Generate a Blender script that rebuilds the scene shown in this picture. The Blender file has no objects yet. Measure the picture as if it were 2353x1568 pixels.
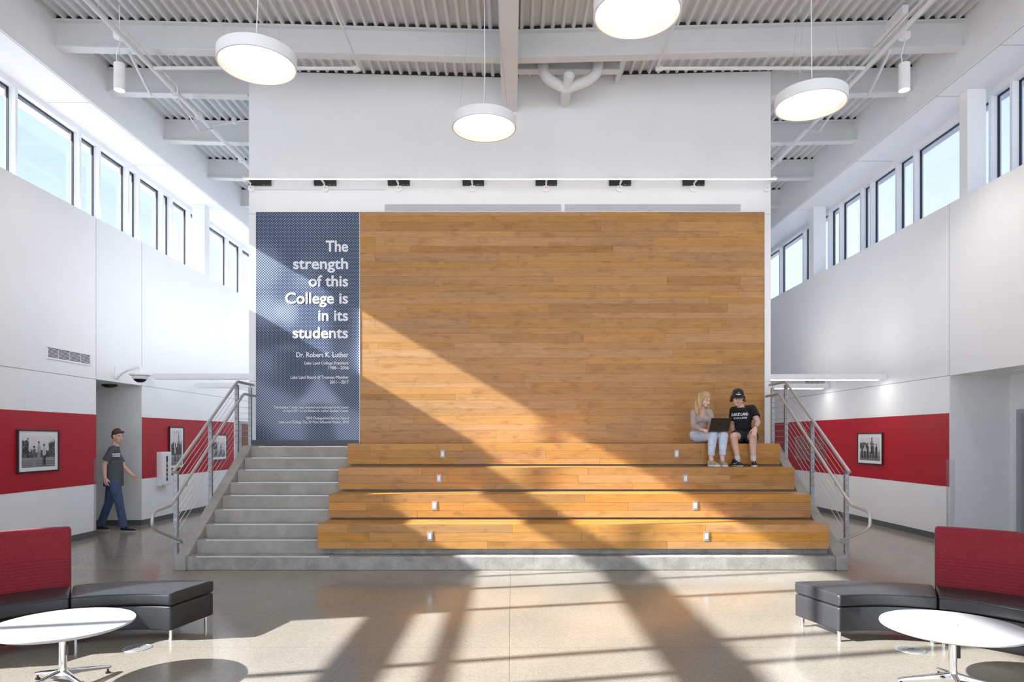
import bpy, bmesh, math, random
import numpy as np
from mathutils import Vector, Matrix
from mathutils.bvhtree import BVHTree

sc = bpy.context.scene
COL = sc.collection
F, H, CXP, HZ = 1568.667, 1.663, 1176.5, 1007.0     # 24 mm lens on a 2353 px frame; eye height; vanishing point

# ------------------------------------------------------------------ camera, world, sun, exposure
cam = bpy.data.cameras.new('camera'); camo = bpy.data.objects.new('camera', cam); COL.objects.link(camo)
cam.lens = 24; cam.sensor_width = 36; cam.sensor_fit = 'HORIZONTAL'
cam.shift_y = (HZ - 784.0) / 2353.0; cam.clip_start = 0.05; cam.clip_end = 500
camo.location = (0, 0, H); camo.rotation_euler = (math.pi / 2, 0, 0)
sc.camera = camo

SUN_DIR = Vector((1.0, 0.215, -0.591)).normalized()
sun = bpy.data.lights.new('sun', 'SUN'); suno = bpy.data.objects.new('sun', sun); COL.objects.link(suno)
sun.energy = 33.0; sun.angle = math.radians(0.6); sun.color = (1.0, 0.975, 0.92)
suno.rotation_euler = SUN_DIR.to_track_quat('-Z', 'Y').to_euler()
suno.location = (-30, -6, 20)

world = bpy.data.worlds.new('sky'); sc.world = world; world.use_nodes = True
nt = world.node_tree; nt.nodes.clear()
wo = nt.nodes.new('ShaderNodeOutputWorld'); bg = nt.nodes.new('ShaderNodeBackground')
tc = nt.nodes.new('ShaderNodeTexCoord'); sx = nt.nodes.new('ShaderNodeSeparateXYZ')
ramp = nt.nodes.new('ShaderNodeValToRGB')
el = ramp.color_ramp.elements
el[0].position = 0.0; el[0].color = (0.95, 0.96, 1.0, 1)
el[1].position = 0.75; el[1].color = (0.24, 0.42, 0.86, 1)
e = el.new(0.30); e.color = (0.66, 0.79, 1.0, 1)
nz = nt.nodes.new('ShaderNodeTexNoise'); nz.inputs['Scale'].default_value = 2.2; nz.inputs['Detail'].default_value = 5
cr = nt.nodes.new('ShaderNodeValToRGB'); cr.color_ramp.elements[0].position = 0.48; cr.color_ramp.elements[1].position = 0.72
mx = nt.nodes.new('ShaderNodeMixRGB'); mx.inputs[2].default_value = (0.95, 0.97, 1.0, 1)
nt.links.new(tc.outputs['Generated'], sx.inputs[0]); nt.links.new(sx.outputs['Z'], ramp.inputs[0])
nt.links.new(tc.outputs['Generated'], nz.inputs['Vector']); nt.links.new(nz.outputs[0], cr.inputs[0])
nt.links.new(cr.outputs[0], mx.inputs[0]); nt.links.new(ramp.outputs[0], mx.inputs[1])
nt.links.new(mx.outputs[0], bg.inputs['Color']); nt.links.new(bg.outputs[0], wo.inputs['Surface'])
bg.inputs['Strength'].default_value = 2.9

sc.view_settings.view_transform = 'Standard'; sc.view_settings.look = 'None'
sc.view_settings.exposure = 0.17; sc.view_settings.gamma = 1.0; sc.view_settings.use_curve_mapping = False
sc.cycles.max_bounces = 10; sc.cycles.diffuse_bounces = 6; sc.cycles.glossy_bounces = 4
sc.cycles.transparent_max_bounces = 16; sc.cycles.sample_clamp_indirect = 6.0
sc.cycles.use_denoising = True
DISC_L = 1.5        # radiance of the round pendants' diffusers
STRIP_L = 7.0

# ------------------------------------------------------------------ helpers
def P(px, py, Y):
    return Vector(((px - CXP) / F * Y, Y, H - (py - HZ) / F * Y))
def YX(px, X):
    return X * F / (px - CXP)

OFF = {}
def tag(o, label=None, cat=None, group=None, kind=None):
    if label: o['label'] = label
    if cat: o['category'] = cat
    if group: o['group'] = group
    if kind: o['kind'] = kind
    return o
def thing(name, label, cat, loc=(0, 0, 0), group=None):
    o = bpy.data.objects.new(name, None); COL.objects.link(o); o.location = loc; o.empty_display_size = 0.1
    OFF[o] = Vector(loc)
    return tag(o, label, cat, group, 'thing')
def copy_tree(o, parent=None):
    c = o.copy(); COL.objects.link(c)
    if parent: c.parent = parent
    for ch in list(o.children): copy_tree(ch, c)
    return c

class MB:
    def __init__(s): s.v, s.f, s.c = [], [], []
    def add(s, vs, fs, col=(1, 1, 1)):
        n = len(s.v); s.v += [tuple(v) for v in vs]; s.f += [tuple(i + n for i in f) for f in fs]; s.c += [col] * len(vs); return s
    def box(s, x0, x1, y0, y1, z0, z1, col=(1, 1, 1)):
        x0, x1 = sorted((x0, x1)); y0, y1 = sorted((y0, y1)); z0, z1 = sorted((z0, z1))
        return s.add([(x0, y0, z0), (x1, y0, z0), (x1, y1, z0), (x0, y1, z0), (x0, y0, z1), (x1, y0, z1), (x1, y1, z1), (x0, y1, z1)],
                     [(3, 2, 1, 0), (4, 5, 6, 7), (0, 1, 5, 4), (1, 2, 6, 5), (2, 3, 7, 6), (3, 0, 4, 7)], col)
    def obox(s, c, ax, ay, az, hx, hy, hz, col=(1, 1, 1)):
        c = Vector(c); vs = []
        for z in (-1, 1):
            for (x, y) in ((-1, -1), (1, -1), (1, 1), (-1, 1)):
                vs.append(c + ax * hx * x + ay * hy * y + az * hz * z)
        return s.add(vs, [(3, 2, 1, 0), (4, 5, 6, 7), (0, 1, 5, 4), (1, 2, 6, 5), (2, 3, 7, 6), (3, 0, 4, 7)], col)
    def cyl(s, p0, p1, r0, r1=None, n=16, col=(1, 1, 1)):
        p0, p1 = Vector(p0), Vector(p1); r1 = r0 if r1 is None else r1
        d = (p1 - p0).normalized(); u = d.orthogonal().normalized(); w = d.cross(u)
        vs = []
        for p, r in ((p0, r0), (p1, r1)):
            for i in range(n):
                a = 2 * math.pi * i / n; vs.append(p + (u * math.cos(a) + w * math.sin(a)) * r)
        fs = [(i, (i + 1) % n, n + (i + 1) % n, n + i) for i in range(n)]
        fs += [tuple(range(n - 1, -1, -1)), tuple(range(n, 2 * n))]
        return s.add(vs, fs, col)
    def tube(s, pts, r, n=10, col=(1, 1, 1), radii=None, closed=False):
        pts = [Vector(p) for p in pts]; m = len(pts); vs = []; u = None
        for i, p in enumerate(pts):
            a = pts[i - 1] if (i or closed) else p; b = pts[(i + 1) % m] if (i < m - 1 or closed) else p
            d = (b - a).normalized()
            u = d.orthogonal().normalized() if u is None else (u - d * u.dot(d)).normalized()
            w = d.cross(u); rr = radii[i] if radii else r
            for k in range(n):
                t = 2 * math.pi * k / n; vs.append(p + (u * math.cos(t) + w * math.sin(t)) * rr)
        fs = [(i * n + k, i * n + (k + 1) % n, (i + 1) % m * n + (k + 1) % n, (i + 1) % m * n + k) for i in range(m if closed else m - 1) for k in range(n)]
        if not closed: fs += [tuple(range(n - 1, -1, -1)), tuple(range((m - 1) * n, m * n))]
        return s.add(vs, fs, col)
    def lathe(s, prof, c, n=40, col=(1, 1, 1)):
        c = Vector(c); vs, fs = [], []; m = len(prof)
        for (r, z) in prof:
            for i in range(n):
                a = 2 * math.pi * i / n; vs.append(c + Vector((r * math.cos(a), r * math.sin(a), z)))
        for j in range(m - 1):
            for i in range(n):
                fs.append((j * n + i, j * n + (i + 1) % n, (j + 1) * n + (i + 1) % n, (j + 1) * n + i))
        fs += [tuple(range(n - 1, -1, -1)), tuple(range((m - 1) * n, m * n))]
        return s.add(vs, fs, col)
    def prism(s, poly, axis, a, b, col=(1, 1, 1)):       # poly in the two other axes, extruded along axis from a to b
        def mk(p, t):
            return {'x': (t, p[0], p[1]), 'y': (p[0], t, p[1]), 'z': (p[0], p[1], t)}[axis]
        n = len(poly); vs = [mk(p, a) for p in poly] + [mk(p, b) for p in poly]
        fs = [(i, (i + 1) % n, n + (i + 1) % n, n + i) for i in range(n)] + [tuple(range(n - 1, -1, -1)), tuple(range(n, 2 * n))]
        return s.add(vs, fs, col)
    def sector(s, c, a0, a1, prof, n=24, q=.018):      # prof: closed (r, z) outline swept about c from angle a0 to a1, ends rounded by q
        vs, fs = [], []; m = len(prof); rm = sum(p[0] for p in prof) / m
        rc = (min(p[0] for p in prof) + max(p[0] for p in prof)) / 2; zc = (min(p[1] for p in prof) + max(p[1] for p in prof)) / 2
        hr = (max(p[0] for p in prof) - min(p[0] for p in prof)) / 2; hz = (max(p[1] for p in prof) - min(p[1] for p in prof)) / 2
        e = [(math.degrees(q * (1 - math.sin(t)) / rm), q * (1 - math.cos(t))) for t in (math.pi / 2 * k / 4 for k in range(4, -1, -1))]
        e = [(math.degrees(q * (1 - math.cos(math.pi / 2 * k / 4)) / rm), q * (1 - math.sin(math.pi / 2 * k / 4))) for k in range(5)]
        sl = [(a0 + d, i) for d, i in e] + [(a0 + (a1 - a0) * k / n, 0) for k in range(1, n)] + [(a1 - d, i) for d, i in reversed(e)]
        n = len(sl) - 1
        for (ad, ins) in sl:
            a = math.radians(ad)
            for (r, z) in prof:
                r_ = rc + (r - rc) * (1 - ins / hr); z_ = zc + (z - zc) * (1 - ins / hz); vs.append((c[0] + r_ * math.cos(a), c[1] + r_ * math.sin(a), z_))
        for i in range(n):
            for j in range(m):
                fs.append((i * m + j, i * m + (j + 1) % m, (i + 1) * m + (j + 1) % m, (i + 1) * m + j))
        fs += [tuple(range(m)), tuple(range(n * m + m - 1, n * m - 1, -1))]
        return s.add(vs, fs)
    def ell(s, c, r, axes=None, nu=16, nv=10):
        c = Vector(c); ax = axes or (Vector((1, 0, 0)), Vector((0, 1, 0)), Vector((0, 0, 1)))
        vs, fs = [], []
        for j in range(1, nv):
            t = math.pi * j / nv
            for i in range(nu):
                a = 2 * math.pi * i / nu
                vs.append(c + ax[0] * r[0] * math.sin(t) * math.cos(a) + ax[1] * r[1] * math.sin(t) * math.sin(a) + ax[2] * r[2] * math.cos(t))
        top = len(vs); vs.append(c + ax[2] * r[2]); vs.append(c - ax[2] * r[2])
        for j in range(nv - 2):
            for i in range(nu): fs.append((j * nu + i, (j + 1) * nu + i, (j + 1) * nu + (i + 1) % nu, j * nu + (i + 1) % nu))
        for i in range(nu):
            fs.append((top, i, (i + 1) % nu)); fs.append((top + 1, (nv - 2) * nu + (i + 1) % nu, (nv - 2) * nu + i))
        return s.add(vs, fs)
    def cap(s, p0, r0, p1, r1, flat=1.0, fdir=None, n=14):   # tapered capsule; flat squashes it along fdir
        p0, p1 = Vector(p0), Vector(p1); d = p1 - p0
        if d.length < 1e-5: return s.ell(p0, (r0, r0, r0))
        d.normalize()
        w = Vector(fdir) if fdir is not None else d.orthogonal()
        w = (w - d * w.dot(d)).normalized(); u = d.cross(w)
        rings = [(p0, r0, -a) for a in (80, 50, 25, 0)] + [(p1, r1, a) for a in (0, 25, 50, 80)]
        vs, fs = [], []
        for (p, r, a) in rings:
            q = p + d * r * math.sin(math.radians(a)) * (1 if flat > 0.6 else 0.7); rr = r * math.cos(math.radians(a))
            for i in range(n):
                t = 2 * math.pi * i / n; vs.append(q + u * rr * math.cos(t) + w * rr * flat * math.sin(t))
        for j in range(len(rings) - 1):
            for i in range(n): fs.append((j * n + i, j * n + (i + 1) % n, (j + 1) * n + (i + 1) % n, (j + 1) * n + i))
        fs += [tuple(range(n - 1, -1, -1)), tuple(range((len(rings) - 1) * n, len(rings) * n))]
        return s.add(vs, fs)
    def build(s, name, mat, parent=None, loc=None, smooth=False, bevel=0.0, seg=2, fix=True):
        off = OFF[parent] if parent is not None else Vector(loc if loc is not None else (0, 0, 0))
        me = bpy.data.meshes.new(name)
        me.from_pydata([(v[0] - off[0], v[1] - off[1], v[2] - off[2]) for v in s.v], [], s.f)
        if any(c != (1, 1, 1) for c in s.c):
            at = me.color_attributes.new('tone', 'FLOAT_COLOR', 'POINT')
            at.data.foreach_set('color', np.array([(c[0], c[1], c[2], 1.0) for c in s.c], dtype=np.float32).ravel())
        if fix:
            bm = bmesh.new(); bm.from_mesh(me); bmesh.ops.recalc_face_normals(bm, faces=bm.faces); bm.to_mesh(me); bm.free()
        if smooth:
            me.polygons.foreach_set('use_smooth', [True] * len(me.polygons)); me.set_sharp_from_angle(angle=math.radians(38))
        me.materials.append(mat)
        o = bpy.data.objects.new(name, me); COL.objects.link(o)
        if parent is not None: o.parent = parent; OFF[o] = off
        else: o.location = off; OFF[o] = off
        if bevel:
            m = o.modifiers.new('bevel', 'BEVEL'); m.width = bevel; m.segments = seg; m.limit_method = 'ANGLE'; m.angle_limit = math.radians(50)
        return o

# ------------------------------------------------------------------ materials
def pmat(name, col, rough=0.5, metal=0.0, spec=0.5, bump=0.0, bscale=200.0, vary=0.0, vscale=6.0, coat=0.0, sheen=0.0, emis=None, estr=0.0):
    m = bpy.data.materials.new(name); m.use_nodes = True; t = m.node_tree; b = t.nodes['Principled BSDF']
    b.inputs['Base Color'].default_value = (*col, 1); b.inputs['Roughness'].default_value = rough
    b.inputs['Metallic'].default_value = metal; b.inputs['Specular IOR Level'].default_value = spec
    b.inputs['Coat Weight'].default_value = coat; b.inputs['Sheen Weight'].default_value = sheen
    if emis: b.inputs['Emission Color'].default_value = (*emis, 1); b.inputs['Emission Strength'].default_value = estr
    co = t.nodes.new('ShaderNodeTexCoord')
    if vary:
        n = t.nodes.new('ShaderNodeTexNoise'); n.inputs['Scale'].default_value = vscale; n.inputs['Detail'].default_value = 6
        mr = t.nodes.new('ShaderNodeMapRange'); mr.inputs[1].default_value = 0.3; mr.inputs[2].default_value = 0.7
        mr.inputs[3].default_value = 1 - vary; mr.inputs[4].default_value = 1 + vary
        hs = t.nodes.new('ShaderNodeHueSaturation'); hs.inputs['Color'].default_value = (*col, 1)
        t.links.new(co.outputs['Object'], n.inputs['Vector']); t.links.new(n.outputs[0], mr.inputs[0])
        t.links.new(mr.outputs[0], hs.inputs['Value']); t.links.new(hs.outputs[0], b.inputs['Base Color'])
    if bump:
        n = t.nodes.new('ShaderNodeTexNoise'); n.inputs['Scale'].default_value = bscale; n.inputs['Detail'].default_value = 3
        bp = t.nodes.new('ShaderNodeBump'); bp.inputs['Strength'].default_value = bump; bp.inputs['Distance'].default_value = 0.002
        t.links.new(co.outputs['Object'], n.inputs['Vector']); t.links.new(n.outputs[0], bp.inputs['Height']); t.links.new(bp.outputs[0], b.inputs['Normal'])
    return m

WHITE = pmat('white_wall_paint', (0.86, 0.865, 0.875), 0.45, spec=0.3, vary=0.012, vscale=1.5)
WHITE2 = pmat('white_steel_paint', (0.70, 0.705, 0.715), 0.5, spec=0.3, vary=0.015, vscale=3)
DECKM = pmat('white_deck_paint', (0.66, 0.67, 0.685), 0.55, spec=0.3, vary=0.03, vscale=2)
GREYW = pmat('grey_wall_paint', (0.78, 0.775, 0.77), 0.5, spec=0.3, vary=0.015, vscale=2)
RED = pmat('red_wall_paint', (0.42, 0.003, 0.016), 0.35, spec=0.4, vary=0.03, vscale=2)
BASEG = pmat('grey_rubber_base', (0.10, 0.105, 0.115), 0.5, vary=0.05)
SEAM = pmat('grey_joint', (0.33, 0.33, 0.34), 0.7, vary=0.02)
ALU = pmat('white_window_metal', (0.80, 0.81, 0.83), 0.4, spec=0.4, vary=0.01)
GASK = pmat('black_gasket', (0.012, 0.014, 0.018), 0.6, vary=0.1)
STEEL = pmat('galvanised_steel', (0.36, 0.365, 0.37), 0.38, metal=0.9, vary=0.18, vscale=25)
STAIN = pmat('brushed_stainless', (0.50, 0.50, 0.49), 0.42, metal=0.55, vary=0.06, vscale=40)
CHROME = pmat('polished_chrome', (0.85, 0.85, 0.86), 0.06, metal=1.0, vary=0.01)
CABLE = pmat('steel_cable', (0.62, 0.62, 0.62), 0.35, metal=0.8, vary=0.05)
BLACK = pmat('black_metal', (0.016, 0.015, 0.015), 0.45, vary=0.1)
BLACKP = pmat('black_plastic', (0.012, 0.012, 0.013), 0.3, vary=0.1)
LEATH = pmat('black_vinyl', (0.030, 0.030, 0.032), 0.40, spec=0.45, bump=0.15, bscale=900, vary=0.1, vscale=8)
PIPING = pmat('black_piping', (0.03, 0.03, 0.032), 0.3, bump=0.1)
TABLEW = pmat('white_laminate', (0.47, 0.47, 0.475), 0.35, vary=0.01)
TABLEE = pmat('white_table_edge', (0.85, 0.85, 0.85), 0.4, vary=0.01)
LAMPW = pmat('white_lamp_metal', (0.86, 0.865, 0.88), 0.4, vary=0.01)
FSHADE = pmat('dark_flute_shade', (0.04, 0.04, 0.042), 0.9, vary=0.1)  # near-black colour imitating the shade inside the deck flutes
CREAM = pmat('cream_reflector', (0.84, 0.77, 0.69), 0.5, vary=0.01)
PLATE = pmat('brushed_plate', (0.36, 0.345, 0.335), 0.42, metal=0.4, vary=0.05)
SWITCH = pmat('white_switch', (0.86, 0.86, 0.86), 0.3, vary=0.01)
VENTG = pmat('grey_vent', (0.58, 0.58, 0.60), 0.5, vary=0.02)
DARK = pmat('dark_duct', (0.01, 0.01, 0.011), 0.8, vary=0.1)
PAPER = pmat('white_mat_board', (0.82, 0.81, 0.83), 0.7, vary=0.01)
TEXTW = pmat('white_lettering', (0.86, 0.88, 0.92), 0.5, vary=0.01)
BROWND = pmat('brown_door_wood', (0.20, 0.085, 0.035), 0.45, vary=0.15, vscale=10)
DOORF = pmat('grey_door_frame', (0.36, 0.38, 0.42), 0.4, vary=0.02)
DOORP = pmat('grey_blue_door', (0.30, 0.32, 0.36), 0.35, vary=0.03)
GROUND = pmat('pale_bounce_ground', (0.52, 0.50, 0.47), 0.9, vary=0.08, vscale=0.6)
NOSE = pmat('aluminium_nosing', (0.72, 0.72, 0.70), 0.35, metal=0.3, vary=0.05)

def emat(name, col, s):
    m = bpy.data.materials.new(name); m.use_nodes = True; t = m.node_tree; t.nodes.clear()
    o = t.nodes.new('ShaderNodeOutputMaterial'); e = t.nodes.new('ShaderNodeEmission')
    e.inputs['Color'].default_value = (*col, 1); e.inputs['Strength'].default_value = s
    t.links.new(e.outputs[0], o.inputs['Surface']); return m
GLOW = emat('lit_diffuser', (1.0, 0.965, 0.92), DISC_L)
STRIP = emat('lit_strip', (1.0, 0.96, 0.90), STRIP_L)
STRIP2 = emat('lit_pendant_strip', (1.0, 0.97, 0.94), 22.0)
UPL = emat('lit_uplight_strip', (1.0, 0.97, 0.94), 72.0)
SPOTL = emat('lit_lens', (1.0, 0.97, 0.93), 8.0)

def glass(name, tint, refl=0.5):
    m = bpy.data.materials.new(name); m.use_nodes = True; t = m.node_tree; t.nodes.clear()
    o = t.nodes.new('ShaderNodeOutputMaterial'); tr = t.nodes.new('ShaderNodeBsdfTransparent'); gl = t.nodes.new('ShaderNodeBsdfGlossy')
    mixn = t.nodes.new('ShaderNodeMixShader'); fr = t.nodes.new('ShaderNodeFresnel'); fr.inputs[0].default_value = 1.45
    mu = t.nodes.new('ShaderNodeMath'); mu.operation = 'MULTIPLY'; mu.inputs[1].default_value = refl
    tr.inputs[0].default_value = (*tint, 1); gl.inputs['Roughness'].default_value = 0.02
    t.links.new(fr.outputs[0], mu.inputs[0]); t.links.new(mu.outputs[0], mixn.inputs[0])
    t.links.new(tr.outputs[0], mixn.inputs[1]); t.links.new(gl.outputs[0], mixn.inputs[2]); t.links.new(mixn.outputs[0], o.inputs['Surface'])
    return m
GLASS = glass('tinted_window_glass', (0.68, 0.705, 0.745), 0.35)
CLEAR = glass('clear_acrylic', (0.97, 0.975, 0.975), 0.35)

def wood(name, base):
    m = bpy.data.materials.new(name); m.use_nodes = True; t = m.node_tree; b = t.nodes['Principled BSDF']; L = t.links.new
    co = t.nodes.new('ShaderNodeTexCoord'); at = t.nodes.new('ShaderNodeAttribute'); at.attribute_name = 'tone'
    sp = t.nodes.new('ShaderNodeSeparateColor'); L(at.outputs['Color'], sp.inputs[0])
    ad = t.nodes.new('ShaderNodeVectorMath'); ad.operation = 'ADD'
    cb = t.nodes.new('ShaderNodeCombineXYZ'); ml = t.nodes.new('ShaderNodeMath'); ml.operation = 'MULTIPLY'; ml.inputs[1].default_value = 37.0
    L(sp.outputs[1], ml.inputs[0]); L(ml.outputs[0], cb.inputs[0]); L(ml.outputs[0], cb.inputs[1]); L(ml.outputs[0], cb.inputs[2])
    L(co.outputs['Object'], ad.inputs[0]); L(cb.outputs[0], ad.inputs[1])
    mp = t.nodes.new('ShaderNodeMapping'); mp.inputs['Scale'].default_value = (1.0, 6.0, 14.0); L(ad.outputs[0], mp.inputs[0])
    n1 = t.nodes.new('ShaderNodeTexNoise'); n1.inputs['Scale'].default_value = 2.0; n1.inputs['Detail'].default_value = 8; n1.inputs['Roughness'].default_value = 0.6; n1.inputs['Distortion'].default_value = 0.6
    L(mp.outputs[0], n1.inputs['Vector'])
    mp2 = t.nodes.new('ShaderNodeMapping'); mp2.inputs['Scale'].default_value = (2.2, 3.0, 5.0); L(ad.outputs[0], mp2.inputs[0])
    n2 = t.nodes.new('ShaderNodeTexNoise'); n2.inputs['Scale'].default_value = 2.3; n2.inputs['Detail'].default_value = 6; n2.inputs['Distortion'].default_value = 0.3; L(mp2.outputs[0], n2.inputs['Vector'])
    kr = t.nodes.new('ShaderNodeValToRGB'); kr.color_ramp.elements[0].position = 0.30; kr.color_ramp.elements[1].position = 0.47
    kr.color_ramp.elements[0].color = (0.62, 0.55, 0.52, 1); kr.color_ramp.elements[1].color = (1, 1, 1, 1); L(n2.outputs[0], kr.inputs[0])
    gr = t.nodes.new('ShaderNodeMapRange'); gr.inputs[1].default_value = 0.25; gr.inputs[2].default_value = 0.75; gr.inputs[3].default_value = 0.80; gr.inputs[4].default_value = 1.17; L(n1.outputs[0], gr.inputs[0])
    tr = t.nodes.new('ShaderNodeMapRange'); tr.inputs[3].default_value = 0.80; tr.inputs[4].default_value = 1.16; L(sp.outputs[0], tr.inputs[0])
    pr = t.nodes.new('ShaderNodeMath'); pr.operation = 'MULTIPLY'; L(gr.outputs[0], pr.inputs[0]); L(tr.outputs[0], pr.inputs[1])
    hs = t.nodes.new('ShaderNodeHueSaturation'); hs.inputs['Color'].default_value = (*base, 1); L(pr.outputs[0], hs.inputs['Value'])
    st = t.nodes.new('ShaderNodeMapRange'); st.inputs[3].default_value = 0.90; st.inputs[4].default_value = 1.04; L(sp.outputs[2], st.inputs[0]); L(st.outputs[0], hs.inputs['Saturation'])
    mm = t.nodes.new('ShaderNodeMixRGB'); mm.blend_type = 'MULTIPLY'; mm.inputs[0].default_value = 0.58; L(hs.outputs[0], mm.inputs[1]); L(kr.outputs[0], mm.inputs[2])
    L(mm.outputs[0], b.inputs['Base Color']); b.inputs['Roughness'].default_value = 0.42; b.inputs['Specular IOR Level'].default_value = 0.35
    return m
WOOD = wood('maple_planks', (0.475, 0.238, 0.072))
WOODB = wood('maple_bench_boards', (0.49, 0.228, 0.050))
WOODG = pmat('dark_board_gap', (0.10, 0.045, 0.016), 0.8, vary=0.1)

def concrete(name, base, sc1=3.0, amp=0.22, rough=0.7, speck=0.0):
    m = bpy.data.materials.new(name); m.use_nodes = True; t = m.node_tree; b = t.nodes['Principled BSDF']; L = t.links.new
    co = t.nodes.new('ShaderNodeTexCoord')
    n1 = t.nodes.new('ShaderNodeTexNoise'); n1.inputs['Scale'].default_value = sc1; n1.inputs['Detail'].default_value = 9; n1.inputs['Roughness'].default_value = 0.65
    n2 = t.nodes.new('ShaderNodeTexNoise'); n2.inputs['Scale'].default_value = 90; n2.inputs['Detail'].default_value = 3
    L(co.outputs['Object'], n1.inputs['Vector']); L(co.outputs['Object'], n2.inputs['Vector'])
    r1 = t.nodes.new('ShaderNodeMapRange'); r1.inputs[1].default_value = 0.3; r1.inputs[2].default_value = 0.7; r1.inputs[3].default_value = 1 - amp; r1.inputs[4].default_value = 1 + amp; L(n1.outputs[0], r1.inputs[0])
    r2 = t.nodes.new('ShaderNodeMapRange'); r2.inputs[1].default_value = 0.35; r2.inputs[2].default_value = 0.65; r2.inputs[3].default_value = 1 - speck; r2.inputs[4].default_value = 1 + speck; L(n2.outputs[0], r2.inputs[0])
    mu = t.nodes.new('ShaderNodeMath'); mu.operation = 'MULTIPLY'; L(r1.outputs[0], mu.inputs[0]); L(r2.outputs[0], mu.inputs[1])
    hs = t.nodes.new('ShaderNodeHueSaturation'); hs.inputs['Color'].default_value = (*base, 1); L(mu.outputs[0], hs.inputs['Value']); L(hs.outputs[0], b.inputs['Base Color'])
    bp = t.nodes.new('ShaderNodeBump'); bp.inputs['Strength'].default_value = 0.25; bp.inputs['Distance'].default_value = 0.003; L(n1.outputs[0], bp.inputs['Height']); L(bp.outputs[0], b.inputs['Normal'])
    b.inputs['Roughness'].default_value = rough
    return m
CONC = concrete('cast_concrete', (0.36, 0.338, 0.30), 2.4, 0.22, 0.65, 0.06)
CONC2 = concrete('exposed_concrete', (0.33, 0.31, 0.275), 5.0, 0.28, 0.75, 0.22)

def floor_mat():
    m = bpy.data.materials.new('polished_concrete_floor'); m.use_nodes = True; t = m.node_tree; b = t.nodes['Principled BSDF']; L = t.links.new
    co = t.nodes.new('ShaderNodeTexCoord'); sx = t.nodes.new('ShaderNodeSeparateXYZ'); L(co.outputs['Object'], sx.inputs[0])
    n1 = t.nodes.new('ShaderNodeTexNoise'); n1.inputs['Scale'].default_value = 0.9; n1.inputs['Detail'].default_value = 6; L(co.outputs['Object'], n1.inputs['Vector'])
    n2 = t.nodes.new('ShaderNodeTexVoronoi'); n2.inputs['Scale'].default_value = 85; L(co.outputs['Object'], n2.inputs['Vector'])
    n3 = t.nodes.new('ShaderNodeTexNoise'); n3.inputs['Scale'].default_value = 120; n3.inputs['Detail'].default_value = 2; L(co.outputs['Object'], n3.inputs['Vector'])
    r1 = t.nodes.new('ShaderNodeMapRange'); r1.inputs[1].default_value = 0.3; r1.inputs[2].default_value = 0.7; r1.inputs[3].default_value = 0.9; r1.inputs[4].default_value = 1.1; L(n1.outputs[0], r1.inputs[0])
    r3 = t.nodes.new('ShaderNodeMapRange'); r3.inputs[1].default_value = 0.35; r3.inputs[2].default_value = 0.65; r3.inputs[3].default_value = 0.86; r3.inputs[4].default_value = 1.12; L(n3.outputs[0], r3.inputs[0])
    mu = t.nodes.new('ShaderNodeMath'); mu.operation = 'MULTIPLY'; L(r1.outputs[0], mu.inputs[0]); L(r3.outputs[0], mu.inputs[1])
    sepc = t.nodes.new('ShaderNodeSeparateColor'); L(n2.outputs['Color'], sepc.inputs[0])
    r2 = t.nodes.new('ShaderNodeMapRange'); r2.inputs[3].default_value = 0.88; r2.inputs[4].default_value = 1.1; L(sepc.outputs[0], r2.inputs[0])
    mu2 = t.nodes.new('ShaderNodeMath'); mu2.operation = 'MULTIPLY'; L(mu.outputs[0], mu2.inputs[0]); L(r2.outputs[0], mu2.inputs[1])
    cur = mu2
    for axis, pos, w in (('X', -0.02, 0.006), ('Y', 5.42, 0.0045), ('Y', 8.575, 0.008), ('X', -4.24, 0.004), ('X', 4.2, 0.004), ('Y', 13.0, 0.008)):
        sb = t.nodes.new('ShaderNodeMath'); sb.operation = 'SUBTRACT'; sb.inputs[1].default_value = pos; L(sx.outputs[axis], sb.inputs[0])
        ab = t.nodes.new('ShaderNodeMath'); ab.operation = 'ABSOLUTE'; L(sb.outputs[0], ab.inputs[0])
        gt = t.nodes.new('ShaderNodeMath'); gt.operation = 'GREATER_THAN'; gt.inputs[1].default_value = w / 2; L(ab.outputs[0], gt.inputs[0])
        mr = t.nodes.new('ShaderNodeMapRange'); mr.inputs[3].default_value = 0.5; mr.inputs[4].default_value = 1.0; L(gt.outputs[0], mr.inputs[0])
        mm = t.nodes.new('ShaderNodeMath'); mm.operation = 'MULTIPLY'; L(cur.outputs[0], mm.inputs[0]); L(mr.outputs[0], mm.inputs[1]); cur = mm
    hs = t.nodes.new('ShaderNodeHueSaturation'); hs.inputs['Color'].default_value = (0.298, 0.258, 0.203, 1); L(cur.outputs[0], hs.inputs['Value']); L(hs.outputs[0], b.inputs['Base Color'])
    rr = t.nodes.new('ShaderNodeMapRange'); rr.inputs[3].default_value = 0.11; rr.inputs[4].default_value = 0.19; L(n1.outputs[0], rr.inputs[0]); L(rr.outputs[0], b.inputs['Roughness'])
    b.inputs['Specular IOR Level'].default_value = 0.5
    return m
FLOORM = floor_mat()

def attr_mat(name, rough=0.4):
    m = bpy.data.materials.new(name); m.use_nodes = True; t = m.node_tree; b = t.nodes['Principled BSDF']
    at = t.nodes.new('ShaderNodeAttribute'); at.attribute_name = 'tone'; t.links.new(at.outputs['Color'], b.inputs['Base Color']); b.inputs['Roughness'].default_value = rough
    return m
PHOTO = attr_mat('photo_print', 0.25)

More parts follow.
